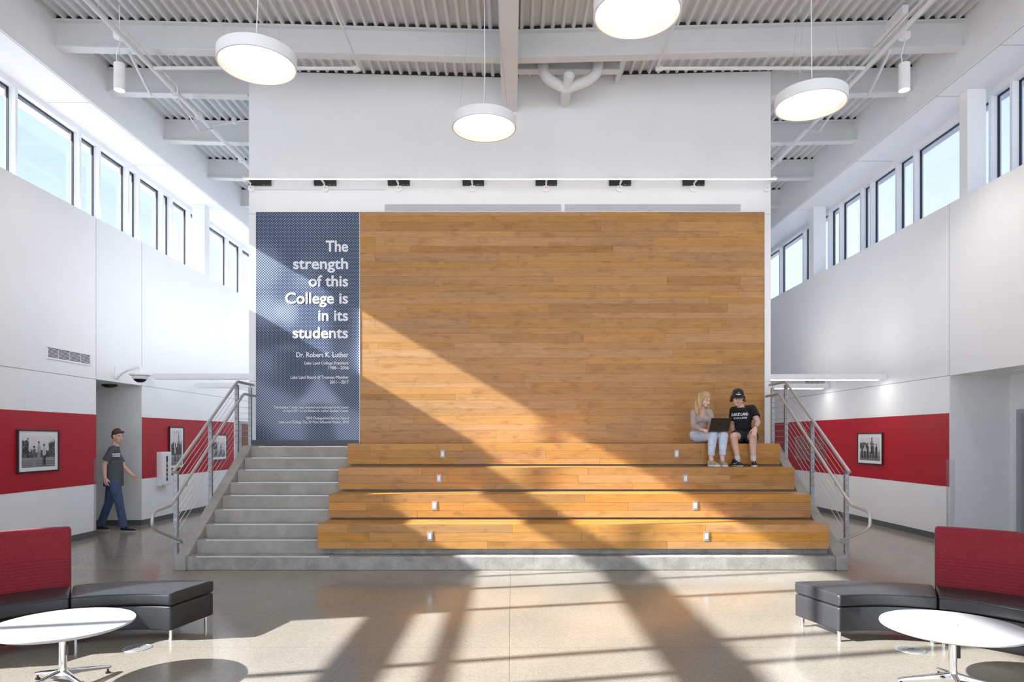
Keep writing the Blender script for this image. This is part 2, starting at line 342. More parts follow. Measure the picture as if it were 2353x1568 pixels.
def fabric(name, c1, c2, scale=420.0):
    m = bpy.data.materials.new(name); m.use_nodes = True; t = m.node_tree; b = t.nodes['Principled BSDF']; L = t.links.new
    co = t.nodes.new('ShaderNodeTexCoord'); n = t.nodes.new('ShaderNodeTexNoise'); n.inputs['Scale'].default_value = scale; n.inputs['Detail'].default_value = 3
    L(co.outputs['Object'], n.inputs['Vector']); r = t.nodes.new('ShaderNodeValToRGB')
    r.color_ramp.elements[0].position = 0.35; r.color_ramp.elements[1].position = 0.65; r.color_ramp.elements[0].color = (*c1, 1); r.color_ramp.elements[1].color = (*c2, 1)
    L(n.outputs[0], r.inputs[0]); L(r.outputs[0], b.inputs['Base Color']); b.inputs['Roughness'].default_value = 0.9; b.inputs['Sheen Weight'].default_value = 0.15
    bp = t.nodes.new('ShaderNodeBump'); bp.inputs['Strength'].default_value = 0.5; bp.inputs['Distance'].default_value = 0.002; L(n.outputs[0], bp.inputs['Height']); L(bp.outputs[0], b.inputs['Normal'])
    return m
REDF = fabric('red_upholstery', (0.12, 0.004, 0.009), (0.33, 0.016, 0.028), 260)

# ------------------------------------------------------------------ room dimensions
CX = -0.04
WL, WR = -7.05, 6.97          # lower side walls
UL, UR = -6.70, 6.62          # bulkheads above the windows
ML, MR = -7.45, 7.37          # inner faces of the mullions
OL, OR_ = -7.62, 7.54         # outer faces of the side walls
SILL, HEAD = 5.40, 7.02
YB = 11.30                    # front of the centre block
YEND, YREAR = 21.0, -5.0
ZC, SLOPE = 7.634, 0.0247
def deckz(x): return ZC + SLOPE * abs(x - CX)

def struct(name, mb, mat, label, cat, **k):
    return tag(mb.build(name, mat, **k), label, cat, None, 'structure')

b = MB(); b.box(-40, 40, -40, 60, -0.35, -0.06)  # unseen ground, added pale to bounce sunlight up into the hall
struct('ground_outside', b, GROUND, 'unseen pale ground outside the building, added to bounce sunlight in', 'ground')
b = MB(); b.box(-11.5, 8.4, YREAR, YEND, -0.05, 0.0)
struct('floor', b, FLOORM, 'polished concrete floor with fine saw joints', 'floor')

# --- left wall: panelled wall with a corridor opening, then the glazed front part out of the picture
PY0, PY1, PZ = 11.57, 13.0, 2.66
b = MB()
b.box(OL, WL, 8.8, PY0, 0, SILL); b.box(OL, WL, PY0, PY1, PZ, SILL); b.box(OL, WL, PY1, YEND, 0, SILL)
struct('wall_left', b, WHITE, 'white panelled wall on the left with a corridor opening', 'wall')
b = MB()
b.box(-11.4, OL, PY1, PY1 + 0.15, 0, PZ + .1)
b.box(-11.4, WL - .002, PY1 - 0.002, PY1 + 0.02, 0, PZ)
struct('wall_corridor_left', b, GREYW, 'grey end wall inside the left corridor opening', 'wall')
b = MB(); b.box(-11.4, OL, PY0 - .15, PY0, 0, PZ + .1); b.box(-11.5, -11.4, PY0 - .15, PY1 + .15, 0, PZ + .1); b.box(-11.4, OL, PY0, PY1, PZ, PZ + .1)
struct('wall_corridor_side', b, WHITE, 'white side wall and ceiling of the left corridor', 'wall')

b = MB()
MY = (7.99, 6.66, 6.00, 5.07, 3.54, 2.97)
YG = 2.3
b.box(OL, -7.44, YREAR, YG, 0, SILL); b.box(OL, -7.44, YG, 8.8, 5.146, SILL); b.box(OL, -7.44, 8.25, 8.8, 0, SILL); b.box(OL, -7.44, 5.04, 8.25, 0, 4.16)
b.box(OL, -7.44, YG, 5.04, 4.13, 4.16); b.box(OL, -7.44, YG, 5.04, 3.69, 3.87); b.box(OL, -7.44, YG, 5.04, 0, 0.06)
struct('wall_left_front', b, WHITE, 'white front part of the left wall holding tall windows', 'wall')
wn = [0]
def wname(): wn[0] += 1; return 'window_%d' % wn[0]
b = MB()
for y in MY: b.box(OL, -7.44, y - .025, y + .025, 0.06 if y < 5.1 else 4.16, 5.146)
w = struct(wname(), b, ALU, 'tall entrance window on the left wall', 'window')
b = MB(); b.box(-7.56, -7.554, YG, 8.25, 4.16, 5.146); b.box(-7.56, -7.554, YG, 5.04, 3.87, 4.13); b.box(-7.56, -7.554, YG, 5.04, 0.06, 3.69)
b.build('pane', GLASS, w)

# --- right wall: full behind the recess, open below 2.66 in front
RY = 10.88
b = MB(); b.box(WR, OR_, RY, YEND, 0, SILL); b.box(WR, OR_, YREAR, RY, PZ, SILL); b.box(WR, OR_, YREAR, 6.2, 0, PZ)
struct('wall_right', b, WHITE, 'white panelled wall on the right with a door recess', 'wall')
b = MB(); b.box(WR + .002, 7.92, RY - .02, RY + .1, 0, PZ)
struct('wall_recess_end', b, pmat('pale_grey_paint', (0.70, 0.70, 0.705), .5, vary=.01), 'pale grey end wall of the right door recess', 'wall')
b = MB(); b.box(7.92, 8.1, 6.0, RY + .1, 0, PZ); b.box(WR + .2, 8.1, 6.0, 6.2, 0, PZ); b.box(OR_, 8.1, 6.0, RY + .1, PZ, PZ + .1)
struct('wall_recess_side', b, WHITE, 'white side wall of the right door recess', 'wall')

# --- back wall, rear glazing, block, bulkheads, roof
b = MB(); b.box(OL, OR_, YEND, YEND + .2, 0, 8.2)
struct('wall_back', b, WHITE, 'white wall far behind the centre block', 'wall')
b = MB()
for x in (-7.5, -5.0, -2.5, 0, 2.5, 5.0, 7.42): b.box(x - .06, x + .06, YREAR - .15, YREAR, 0, 7.6)
for z in (0.05, 2.6, 5.2, 7.55): b.box(OL, OR_, YREAR - .15, YREAR, z - .05, z + .05)
w = struct(wname(), b, ALU, 'unseen glazed front behind the camera, added for frontal fill light', 'window')  # unseen glass front, added so sky light fills the hall from behind
b = MB(); b.box(OL, OR_, YREAR - .08, YREAR - .074, 0.1, 7.5); b.build('pane', glass('clear_fill_glass', (0.97, 0.975, 0.98), .4), w)
BL, BR = -4.354, 4.283
b = MB(); b.box(BL, BR, YB, YEND, 0, 7.95)
struct('wall_center', b, WHITE, 'tall white block wall behind the stepped seating', 'wall')
for sgn, u, o, nm in ((-1, UL, OL, 'left'), (1, UR, OR_, 'right')):
    b = MB(); b.box(u, u + sgn * .9, YREAR, YEND, HEAD, 8.1)
    if sgn < 0: b.box(OL, -7.80, YREAR, YEND, 6.90, 7.6)
    else: b.box(OR_, 7.80, YREAR, YEND, 7.03, 7.6)
    struct('wall_%s_upper' % nm, b, WHITE, 'white boxed bulkhead above the %s clerestory windows' % nm, 'wall')
b = MB(); b.box(-8.2, 8.2, YREAR - .3, YEND + .3, 8.1, 8.25)  # unseen slab, added to stop daylight leaking in at the deck edges
struct('roof_light_seal', b, WHITE, 'unseen slab over the hall, added to block light leaks', 'roof')

# corrugated roof deck: ribs run away from the camera, valley over the centre
b = MB(); pitch, dep = 0.152, 0.062; prof = []
x = UL - 0.02
while x < UR + .15:
    for dx, dz in ((0, 0), (0.038, 0), (0.060, dep), (0.130, dep)):
        xx = min(x + dx, UR + .02); prof.append((xx, deckz(xx) + dz))
    x += pitch
vs = [(p[0], YREAR, p[1]) for p in prof] + [(p[0], YEND, p[1]) for p in prof]; n = len(prof)
b.add(vs, [(i, i + 1, n + i + 1, n + i) for i in range(n - 1)])
struct('ceiling', b, DECKM, 'white corrugated metal roof deck', 'ceiling', fix=False)

# roof beams (I-sections) and centre girder
def ibeam_x(mb, y, x0, x1, d=0.41, fl=0.17, t=0.022):
    for (za, zb, hw) in ((-t, 0, fl / 2), (-d + t, -t, .012), (-d, -d + t, fl / 2)):
        vs = []
        for xx in (x0, x1):
            zt = deckz(xx) - .004
            vs += [(xx, y - hw, zt + za), (xx, y + hw, zt + za), (xx, y + hw, zt + zb), (xx, y - hw, zt + zb)]
        mb.add(vs, [(0, 1, 2, 3), (4, 7, 6, 5), (0, 4, 5, 1), (1, 5, 6, 2), (2, 6, 7, 3), (3, 7, 4, 0)])
n = 0
for y, nm in ((10.05, 'nearest'), (11.36, 'second'), (13.2, 'third'), (15.08, 'fourth'), (16.92, 'fifth'), (18.8, 'sixth'), (8.2, 'hidden'), (6.3, 'hidden')):
    for side in (-1, 1):
        b = MB()
        inner = (CX + side * .13) if y < 11 else ((BL - .01) if side < 0 else (BR + .01))
        ibeam_x(b, y, UL if side < 0 else UR, inner)
        bo = struct('roof_beam' + ('' if n == 0 else '.%03d' % n), b, WHITE2, '%s white roof beam on the %s side' % (nm, 'left' if side < 0 else 'right'), 'beam'); n += 1
        b = MB(); xa, xc = (UL if side < 0 else UR), inner
        b.add([(xx, y + dy, deckz(xx) - .003 + dz) for xx in (xa, xc) for dy in (-.06, -.04) for dz in (0, .055)], [(0, 1, 3, 2), (4, 6, 7, 5), (0, 4, 5, 1), (2, 3, 7, 6), (1, 5, 7, 3), (0, 2, 6, 4)]); b.build('flute_shade_strip', FSHADE, bo)  # dark strip added over the beam as shade in the flutes
for x0, x1, lab in ((BL, CX - .13, 'dark strip standing in for flute shade at the centre wall head, banner side'), (1.78, BR, 'dark strip standing in for flute shade at the centre wall head, right side')):
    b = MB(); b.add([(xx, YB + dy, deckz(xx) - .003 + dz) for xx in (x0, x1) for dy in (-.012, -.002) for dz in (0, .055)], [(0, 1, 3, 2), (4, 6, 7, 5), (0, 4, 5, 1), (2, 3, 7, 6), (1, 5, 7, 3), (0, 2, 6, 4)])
    struct('trim_flute_shade' + ('' if x0 == BL else '.001'), b, FSHADE, lab, 'trim')  # strips added where only flute shade darkens the wall head
b = MB(); b.box(CX - .125, CX + .125, YREAR, YB, 7.06, 7.09); b.box(CX - .015, CX + .015, YREAR, YB, 7.09, ZC - .02); b.box(CX - .125, CX + .125, YREAR, YB, ZC - .03, ZC - .006)
struct('roof_girder', b, WHITE2, 'white steel girder running over the centre of the hall', 'beam')
b = MB(); b.box(CX + .13, 1.69, 10.71, 10.73, 7.43, 7.63); b.box(CX + .13, 1.69, 10.65, 10.80, 7.415, 7.43)
struct('trim_1', b, WHITE2, 'short white steel header right of the centre girder', 'beam')
b = MB(); b.prism([(1.69, 7.53), (1.77, 7.53), (1.77, 7.545), (1.705, 7.545), (1.705, 7.66), (1.69, 7.66)], 'y', 10.14, YB - .001)
struct('trim_2', b, WHITE2, 'short white steel channel closing the drain opening', 'beam')

# columns standing in the window strips
for i, (x0, x1, y0, y1, lab) in enumerate(((WL - .29, WL, 15.66, 15.92, 'white column in the left window strip'),
        (WR, WR + .29, 10.45, 10.64, 'nearer white column in the right window strip'), (WR, WR + .29, 15.78, 16.03, 'farther white column in the right window strip'))):
    b = MB(); b.box(x0, x1, y0, y1, SILL, HEAD)
    struct('column' + ('' if i == 0 else '.%03d' % i), b, WHITE, lab, 'column', bevel=.008)

# clerestory windows: one window between each pair of mullions
def clerestory(side, ys, lab):
    m_in, g = (ML, -7.56) if side < 0 else (MR, 7.48)
    for k in range(len(ys) - 1):
        y0, y1 = ys[k], ys[k + 1]
        b = MB(); xo = g - .03 * (1 if side > 0 else -1) if False else (g + side * .05)
        mw = .0275
        b.box(m_in, xo, y0 - (mw if k == 0 else 0), y0 + mw, SILL, HEAD); b.box(m_in, xo, y1 - mw, y1 + (mw if k == len(ys) - 2 else 0), SILL, HEAD)
        b.box(m_in, xo, y0 + mw, y1 - mw, 6.93, HEAD); b.box(m_in, xo, y0 + mw, y1 - mw, SILL, SILL + .05)
        w = struct(wname(), b, ALU, '%s, bay %d from the entrance' % (lab, k + 1), 'window')
        b = MB(); a0, a1 = y0 + mw, y1 - mw; gx0, gx1 = g - side * .012, g + side * .02
        b.box(gx0, gx1, a0, a0 + .013, SILL + .05, 6.93); b.box(gx0, gx1, a1 - .013, a1, SILL + .05, 6.93)
        b.box(gx0, gx1, a0, a1, 6.912, 6.93); b.box(gx0, gx1, a0, a1, SILL + .05, SILL + .065)
        b.build('gasket', GASK, w)
        b = MB(); b.box(g - .003, g + .003, a0 + .012, a1 - .012, SILL + .06, 6.92); b.build('pane', GLASS, w)
far = .028
LY = [YREAR + .03, -2.9, -1.4, 0.1, 1.6, 3.05, 3.62, 5.15, 6.08, 6.74, 8.05, 8.83, 9.50] + [YX(x, ML) - far for x in (41, 187, 232, 297.5, 322, 376, 397)] + [15.80, YX(526, ML) - far, YX(557, ML) - far, 19.8, YEND - .03]
clerestory(-1, LY, 'left clerestory window')
RYS = [YREAR + .03, -2.9, -0.4, 2.0, 4.4, 6.8, 8.6] + [YX(2320, MR) - far, 10.53] + [YX(x, MR) - far for x in (2097.6, 2057, 1998, 1976, 1927.5, 1908)][:5] + [15.9] + [YX(x, MR) - far for x in (1844, 1790)] + [19.9, YEND - .03]
clerestory(1, RYS, 'right clerestory window')

# painted bands, joints and baseboards
tn = [2]
def trim(mb, mat, lab, cat='trim'):
    tn[0] += 1; return struct('trim_%d' % tn[0], mb, mat, lab, cat)
BZ0, BZ1 = 0.885, 2.06
b = MB(); b.box(WL, WL + .004, 8.8, PY0, BZ0, BZ1); trim(b, RED, 'red painted band left of the corridor opening', 'painted band')
b = MB(); b.box(WL, WL + .004, PY1, 17.3, BZ0, BZ1); trim(b, RED, 'red painted band beyond the left corridor opening', 'painted band')
b = MB(); b.box(WR - .004, WR, RY, 18.5, BZ0, BZ1); trim(b, RED, 'red painted band along the right wall', 'painted band')
b = MB()
b.box(WL, WL + .0015, 8.8, PY0, PZ - .006, PZ + .004); b.box(WL, WL + .0015, PY1, YEND, PZ - .005, PZ + .003)
for y in (PY0, PY1): b.box(WL, WL + .0015, y - .004, y + .004, PZ, SILL)
trim(b, SEAM, 'thin panel joints on the left wall')
b = MB(); b.box(WR - .0015, WR, RY, YEND, PZ - .006, PZ + .004); b.box(WR - .0015, WR, RY - .003, RY + .003, PZ, SILL)
trim(b, SEAM, 'thin panel joints on the right wall')
b = MB(); b.box(BL, BL + .125, YB - .002, YB, 5.37, 5.375); b.box(BL, BL + .125, YB - .002, YB, 2.60, 2.605); b.box(BR - .11, BR, YB - .002, YB, 5.37, 5.375); b.box(BR - .11, BR, YB - .002, YB, 2.60, 2.605)
b.box(BL, -2.1, YB - .002, YB, 5.77, 5.774)
trim(b, SEAM, 'thin panel joints on the centre wall')
b = MB()
for y in (10.9, 13.4, 16.0): b.box(UL - .74, UL - .02, y - .004, y + .004, HEAD - .0015, HEAD)
b.box(UL - .03, UL - .02, 8, YEND, HEAD - .0015, HEAD)
trim(b, SEAM, 'thin joints under the left bulkhead')
b = MB()
for y in (9.3, 10.7, 13.2, 16.0): b.box(UR + .02, UR + .74, y - .004, y + .004, HEAD - .0015, HEAD)
b.box(UR + .02, UR + .03, 8, YEND, HEAD - .0015, HEAD)
trim(b, SEAM, 'thin joints under the right bulkhead')
bh = 0.1
b = MB(); b.box(WL, WL + .012, 8.8, PY0, 0, bh); b.box(WL, WL + .012, PY1, YEND, 0, bh)
struct('baseboard_left', b, BASEG, 'dark grey baseboard along the left wall', 'baseboard')
b = MB(); b.box(-11.4, WL, PY1 - .014, PY1 - .002, 0, bh)
struct('baseboard_corridor', b, BASEG, 'dark grey baseboard in the left corridor', 'baseboard')
b = MB(); b.box(WR - .012, WR, RY, YEND, 0, bh); b.box(WR, 7.92, RY - .032, RY - .02, 0, bh)
struct('baseboard_right', b, BASEG, 'dark grey baseboard along the right wall', 'baseboard')
b = MB(); b.box(BL + .02, -2.5, YB - .012, YB, 1.53, 1.63)
struct('baseboard_center', b, BASEG, 'dark grey baseboard under the printed banner', 'baseboard')

# doors
b = MB(); b.box(WL, WL + .04, 17.62, 17.70, 0, 2.10); b.box(WL, WL + .04, 18.6, 18.68, 0, 2.10); b.box(WL, WL + .04, 17.70, 18.6, 2.03, 2.10)
d = struct('door_1', b, DOORF, 'brown wooden door far down the left wall', 'door')
b = MB(); b.box(WL, WL + .02, 17.70, 18.6, 0.01, 2.03); b.build('door_leaf', BROWND, d)
b = MB(); b.box(7.86, 7.92, 10.56, 10.64, 0, 2.11); b.box(7.86, 7.92, 9.5, 9.58, 0, 2.11); b.box(7.86, 7.92, 9.58, 10.56, 2.03, 2.11)
d = struct('door_2', b, DOORF, 'grey framed door in the right recess', 'door')
b = MB(); b.box(7.89, 7.92, 9.58, 10.56, 0.01, 2.03); b.build('door_leaf', DOORP, d)

# ------------------------------------------------------------------ concrete stair and seating base
SH, ST, Y1 = 0.17, 0.264, 8.58
SL, SR = -4.09, 4.07
st = thing('concrete_staircase', 'grey concrete stair of nine steps with sloped curbs, carrying the wooden benches', 'stairs', (0, Y1, 0))
for k in range(1, 10):
    ya = Y1 + (k - 1) * ST; yb = ya + ST if k < 9 else YB - .002
    b = MB()
    if k == 1: b.box(SL, SR, ya, 8.80, 0, SH); b.box(SL, -2.3, 8.80, yb, 0, SH)
    else: b.box(SL, -2.3, ya, yb, 0, k * SH)
    b.build('step', CONC if k > 1 else CONC2, st, bevel=.008)
    b = MB(); b.box(SL + .12, -2.52 if k > 1 else -2.3, ya + .006, ya + .03, k * SH - .001, k * SH + .004); b.box(SL + .12, -2.52 if k > 1 else -2.3, ya - .002, ya + .006, k * SH - .008, k * SH + .004)
    b.build('nosing', NOSE, st)
BT = [0.562 + 0.339 * k for k in range(4)]; BY = [8.70 + 0.528 * k for k in range(4)]; BHt = 0.312
for k in range(4):
    ya = BY[k] + .10; yb = (BY[k + 1] + .10) if k < 3 else YB - .002
    b = MB(); b.box(-2.3, SR, ya, yb, 0, BT[k] - BHt - .002)
    b.build('tier', CONC2 if k == 0 else CONC, st, bevel=.006)
prof = [(Y1 - .03, 0), (Y1 - .03, .187), (Y1 + .04, .187), (10.72, 1.545), (YB - .002, 1.545), (YB - .002, 0)]
for x0, x1 in ((SL - .145, SL), (SR, SR + .145)):
    b = MB(); b.prism(prof, 'x', x0, x1); b.build('curb', CONC, st, bevel=.012)

# ------------------------------------------------------------------ plank surfaces
def plank_rows(mb, x0, x1, zs, y, th, rng, lmin=0.7, lmax=2.6, gap=.0012, axis='z', other=None):
    """rows of boards, each board a thin box; axis z: rows stacked upward on a face at y; axis y: rows laid back on a top at height y"""
    for r in range(len(zs) - 1):
        a, c = zs[r], zs[r + 1]; x = x0; first = True
        while x < x1 - 1e-6:
            ln = rng.uniform(lmin, lmax) * (rng.random() if first else 1); ln = max(ln, .25); first = False
            e = min(x + ln, x1)
            if x1 - e < .25: e = x1
            t = (rng.betavariate(2.2, 2.0), rng.random(), rng.random())
            if axis == 'z': mb.box(x + gap, e - gap, y, y + th, a + gap, c - gap, t)
            else: mb.box(x + gap, e - gap, a + gap, c - gap, y - th, y, t)
            x = e
rng = random.Random(5)
WX0, WX1 = (827.6 - CXP) / F * 11.27, (1756 - CXP) / F * 11.27
rows_px = [20, 48, 86, 146, 187, 245, 287, 345, 385, 443, 500, 543, 583, 622, 680, 718, 780, 820, 877, 918, 976, 1018, 1080, 1138, 1173, 1215, 1253, 1311, 1353, 1411, 1453, 1530]
zs = sorted(H + (HZ - (480 + v / 2.85)) / F * 11.27 for v in rows_px); zs[0] = BT[3] + .002; zs[-1] = 5.392
w = thing('wood_wall_panel', 'large honey wood plank panel covering the wall behind the top bench', 'wall panel', ((WX0 + WX1) / 2, 11.29, zs[0]))
b = MB(); plank_rows(b, WX0, WX1, zs, 11.27, .02, rng, 1.1, 4.2, .0009); b.build('planks', WOOD, w)
b = MB(); b.box(WX0 + .002, WX1 - .002, 11.288, YB - .001, zs[0], zs[-1] - .002); b.build('backing', WOODG, w)
b = MB(); b.box(WX0 - .012, WX0 - .002, 11.262, YB - .001, zs[0], zs[-1] + .01); b.box(WX0 - .012, WX1 + .012, 11.262, YB - .001, zs[-1] + .001, zs[-1] + .011); b.box(WX1 + .002, WX1 + .012, 11.262, YB - .001, zs[0], zs[-1] + .01)
b.build('edge_trim', ALU, w)

BX0, BX1 = -2.478, 4.04
pos = ('lowest wooden bench tier, just above the floor step', 'second wooden bench tier from the floor', 'third wooden bench tier, where the seated pair rest their feet', 'top wooden bench tier, where the couple with a laptop sit')
for k in range(4):
    y0, zt = BY[k], BT[k]; y1 = (BY[k + 1] + .095) if k < 3 else 11.258
    t = thing('wooden_bench', pos[k], 'bench', ((BX0 + BX1) / 2, y0, zt - BHt), 'stepped wooden benches')
    th = .02
    b = MB(); f = [zt - BHt, zt - BHt + .092, zt - BHt + .205, zt - .0]
    plank_rows(b, BX0, BX1, f, y0, th, rng, .9, 2.8); b.build('front_boards', WOODB, t)
    b = MB(); n = 6 if k < 3 else 9; ys = [y0 + th + (y1 - y0 - th) * i / n for i in range(n + 1)]; ys[0] = y0 + th
    plank_rows(b, BX0, BX1, ys, zt, th, rng, .9, 2.8, axis='y'); b.build('seat_boards', WOODB, t)
    b = MB(); b.box(BX0 + .004, BX1 - .004, y0 + th, y1, zt - BHt, zt - th); b.build('core', WOODG, t)
    b = MB(); b.box(BX0, BX0 + .004, y0 + th, y1, zt - BHt, zt - th, (.5, .3, .6)); b.build('end_panel', WOODB, t)
    b = MB(); b.box(BX1 - .004, BX1, y0 + th, y1, zt - BHt, zt - th, (.4, .7, .6)); b.build('end_panel', WOODB, t)
    for x, side in ((-1.045, 'left'), (2.48, 'right')):
        zc = zt - BHt * .49
        s = thing('bench_outlet', 'small metal framed power outlet in the %s bench front, %s of the pair' % (('lowest', 'second', 'third', 'top')[k], side), 'outlet', (x, y0, zc), 'outlets in the bench fronts')
        b = MB(); b.box(x - .036, x + .036, y0 - .006, y0, zc - .062, zc + .062); b.build('cover_plate', PLATE, s, bevel=.003)
        b = MB(); b.box(x - .019, x + .019, y0 - .011, y0 - .006, zc - .036, zc + .036); b.build('socket_face', SWITCH, s, bevel=.002)
        for dz in (-.018, .018):
            b = MB(); b.box(x - .006, x + .006, y0 - .0115, y0 - .011, zc + dz - .005, zc + dz + .005); b.build('socket_slot', VENTG, s)

# ------------------------------------------------------------------ printed banner
NX0, NX1, NZ0, NZ1 = (588 - CXP) / F * 11.285, (826.5 - CXP) / F * 11.285, H + (HZ - 1011.5) / F * 11.285, 5.40
def halftone():
    m = bpy.data.materials.new('halftone_print'); m.use_nodes = True; t = m.node_tree; b_ = t.nodes['Principled BSDF']; L = t.links.new
    co = t.nodes.new('ShaderNodeTexCoord'); sx_ = t.nodes.new('ShaderNodeSeparateXYZ'); L(co.outputs['Object'], sx_.inputs[0])
    def M(op, a, c=None):
        nd = t.nodes.new('ShaderNodeMath'); nd.operation = op
        for i, v in enumerate((a, c)):
            if v is None: continue
            if isinstance(v, (int, float)): nd.inputs[i].default_value = v
            else: L(v, nd.inputs[i])
        return nd.outputs[0]
    p = 1 / 0.0305
    a_ = M('MULTIPLY', M('ADD', sx_.outputs['X'], sx_.outputs['Z']), p * .7071); c_ = M('MULTIPLY', M('SUBTRACT', sx_.outputs['X'], sx_.outputs['Z']), p * .7071)
    fa = M('SUBTRACT', M('FRACT', a_), .5); fc = M('SUBTRACT', M('FRACT', c_), .5)
    d = M('SQRT', M('ADD', M('MULTIPLY', fa, fa), M('MULTIPLY', fc, fc)))
    at = t.nodes.new('ShaderNodeAttribute'); at.attribute_name = 'tone'; sp = t.nodes.new('ShaderNodeSeparateColor'); L(at.outputs['Color'], sp.inputs[0])
    r = t.nodes.new('ShaderNodeMapRange'); r.inputs[3].default_value = 0.12; r.inputs[4].default_value = 0.58; L(sp.outputs[0], r.inputs[0])
    k = t.nodes.new('ShaderNodeMapRange'); k.inputs[1].default_value = -.06; k.inputs[2].default_value = .06; L(M('SUBTRACT', r.outputs[0], d), k.inputs[0])
    mixc = t.nodes.new('ShaderNodeMixRGB'); mixc.inputs[1].default_value = (.024, .045, .098, 1); mixc.inputs[2].default_value = (.44, .51, .66, 1); L(k.outputs[0], mixc.inputs[0])
    L(mixc.outputs[0], b_.inputs['Base Color']); b_.inputs['Roughness'].default_value = .5
    return m
NW, NH = 70, 150
xs = np.linspace(NX0, NX1, NW); zz = np.linspace(NZ0, NZ1, NH)
XX, ZZ = np.meshgrid(np.linspace(0, 1, NW), np.linspace(1, 0, NH)[::-1])   # ZZ 0 bottom .. 1 top
VV = 1 - ZZ
def g(cx, cy, rx, ry, p=2): return np.exp(-(np.abs((XX - cx) / rx) ** p + np.abs((VV - cy) / ry) ** p))
tone = .20 + .10 * VV + .12 * g(.55, .04, .5, .08)
def soft(v, w): return 1 / (1 + np.exp(-np.clip(v / w, -30, 30)))
def blob(cx, cy, rx, ry, rot=0.0, w=.10):
    a_ = math.radians(rot); dx, dy = XX - cx, (VV - cy) * 2.19; u = dx * math.cos(a_) + dy * math.sin(a_); v = -dx * math.sin(a_) + dy * math.cos(a_)
    return soft(1 - np.sqrt((u / rx) ** 2 + (v / (ry * 2.19)) ** 2), w)
tone += .30 * blob(.06, .24, .20, .10, 12, .14) + .34 * blob(.10, .43, .13, .07, -10, .18)       # pale temple and cheek patches, partly sunlight put into the print tone
tone += .40 * blob(.31, .44, .10, .055, 0, .22) + .14 * blob(.56, .22, .14, .07, 0, .3) + .22 * blob(.45, .30, .10, .045, 20, .3)
tone -= .14 * blob(.22, .56, .28, .025, -8, .4) - .26 * blob(.30, .595, .10, .012, 0, .4)
tone -= .16 * blob(.42, .70, .26, .07, 24, .25)
tone += .28 * blob(.10, .66, .14, .05, 30, .3) + .24 * blob(.92, .63, .22, .06, 0, .4)
tri = soft((VV - .70) * 1.5 - np.abs(XX - .60 - .30 * (VV - .75)) * 1.0, .02) * soft(.845 - VV, .006)
tone += .46 * tri                                                                                # shirt collar
tone += .34 * soft(VV - .735 - .20 * XX, .012) * soft(.49 - XX, .03) * soft(.985 - VV + .25 * (XX - .2), .02)
tone += .36 * soft(XX - .70 - .55 * (VV - .86), .02) * soft(VV - .845 - .10 * (XX - .7), .01) * soft(1.06 + .62 * (VV - .86) - XX, .03)
tone -= .10 * soft(VV - .94, .01) * soft(.16 - XX, .03)
for _ in range(2):
    tone[1:-1, 1:-1] = (tone[1:-1, 1:-1] + tone[:-2, 1:-1] + tone[2:, 1:-1] + tone[1:-1, :-2] + tone[1:-1, 2:]) / 5
tone = np.clip(tone, .06, .95)
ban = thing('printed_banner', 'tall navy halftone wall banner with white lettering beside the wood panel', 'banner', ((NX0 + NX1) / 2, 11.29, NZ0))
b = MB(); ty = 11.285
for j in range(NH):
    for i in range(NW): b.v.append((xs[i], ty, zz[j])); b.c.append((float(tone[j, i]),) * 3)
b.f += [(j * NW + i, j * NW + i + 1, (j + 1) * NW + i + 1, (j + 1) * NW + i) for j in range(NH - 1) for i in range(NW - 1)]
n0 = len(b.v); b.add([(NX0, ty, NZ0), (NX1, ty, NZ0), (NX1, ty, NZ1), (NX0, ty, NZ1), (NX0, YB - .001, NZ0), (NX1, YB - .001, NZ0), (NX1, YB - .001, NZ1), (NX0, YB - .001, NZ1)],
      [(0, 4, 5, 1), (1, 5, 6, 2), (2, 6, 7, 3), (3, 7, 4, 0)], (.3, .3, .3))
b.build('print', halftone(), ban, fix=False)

def text_mesh(txt, bold=0.0):
    cu = bpy.data.curves.new('t', 'FONT'); cu.body = txt; cu.size = 1.0; cu.offset = bold; cu.resolution_u = 5; cu.align_x = 'LEFT'; cu.fill_mode = 'FRONT'
    o = bpy.data.objects.new('t', cu); COL.objects.link(o); dg = bpy.context.evaluated_depsgraph_get()
    me = bpy.data.meshes.new_from_object(o.evaluated_get(dg)); v = [tuple(x.co) for x in me.vertices]; f = [tuple(p.vertices) for p in me.polygons]
    bpy.data.objects.remove(o); bpy.data.curves.remove(cu); bpy.data.meshes.remove(me)
    x0 = min(p[0] for p in v); x1 = max(p[0] for p in v)
    return [(p[0] - x0, p[1]) for p in v], f, x1 - x0
def wall_text(txt, x_right, z_base, width, y, parent, mat, bold=0.02, name='lettering', sy=None, thick=.002):
    v, f, wd = text_mesh(txt); s = width / wd; sy = sy or s; b = MB()
    for i, (dx, dz) in enumerate(BOLD if bold else ((0, 0),)):
        b.add([(x_right - width + p[0] * s + dx * bold * sy, y - i * .00012, z_base + p[1] * sy + dz * bold * sy) for p in v], f)
    return b.build(name, mat, parent, fix=False)
BOLD = [(0, 0)] + [(math.cos(i * math.pi / 4), math.sin(i * math.pi / 4)) for i in range(8)]
def bt(txt, xl, xr, yb, bold=.02, cap=None):
    Yt = 11.281; x1 = (xr - CXP) / F * Yt; wd = (xr - xl) / F * Yt; z = H + (HZ - yb) / F * Yt
    wall_text(txt, x1, z, wd, Yt, ban, TEXTW, bold, sy=(cap / F * Yt / .69) if cap else None)
for txt, xl, xr, yb in (('The', 748, 800, 579), ('strength', 673, 800, 619), ('of this', 709, 800, 659), ('College is', 655, 800, 698.5), ('in its', 731, 800, 738), ('students', 672, 800, 778)):
    bt(txt, xl + 1, xr - 1, yb - 1, .024, 24.5)
bt('Dr. Robert K. Luther', 681, 801, 821, .02, 11)
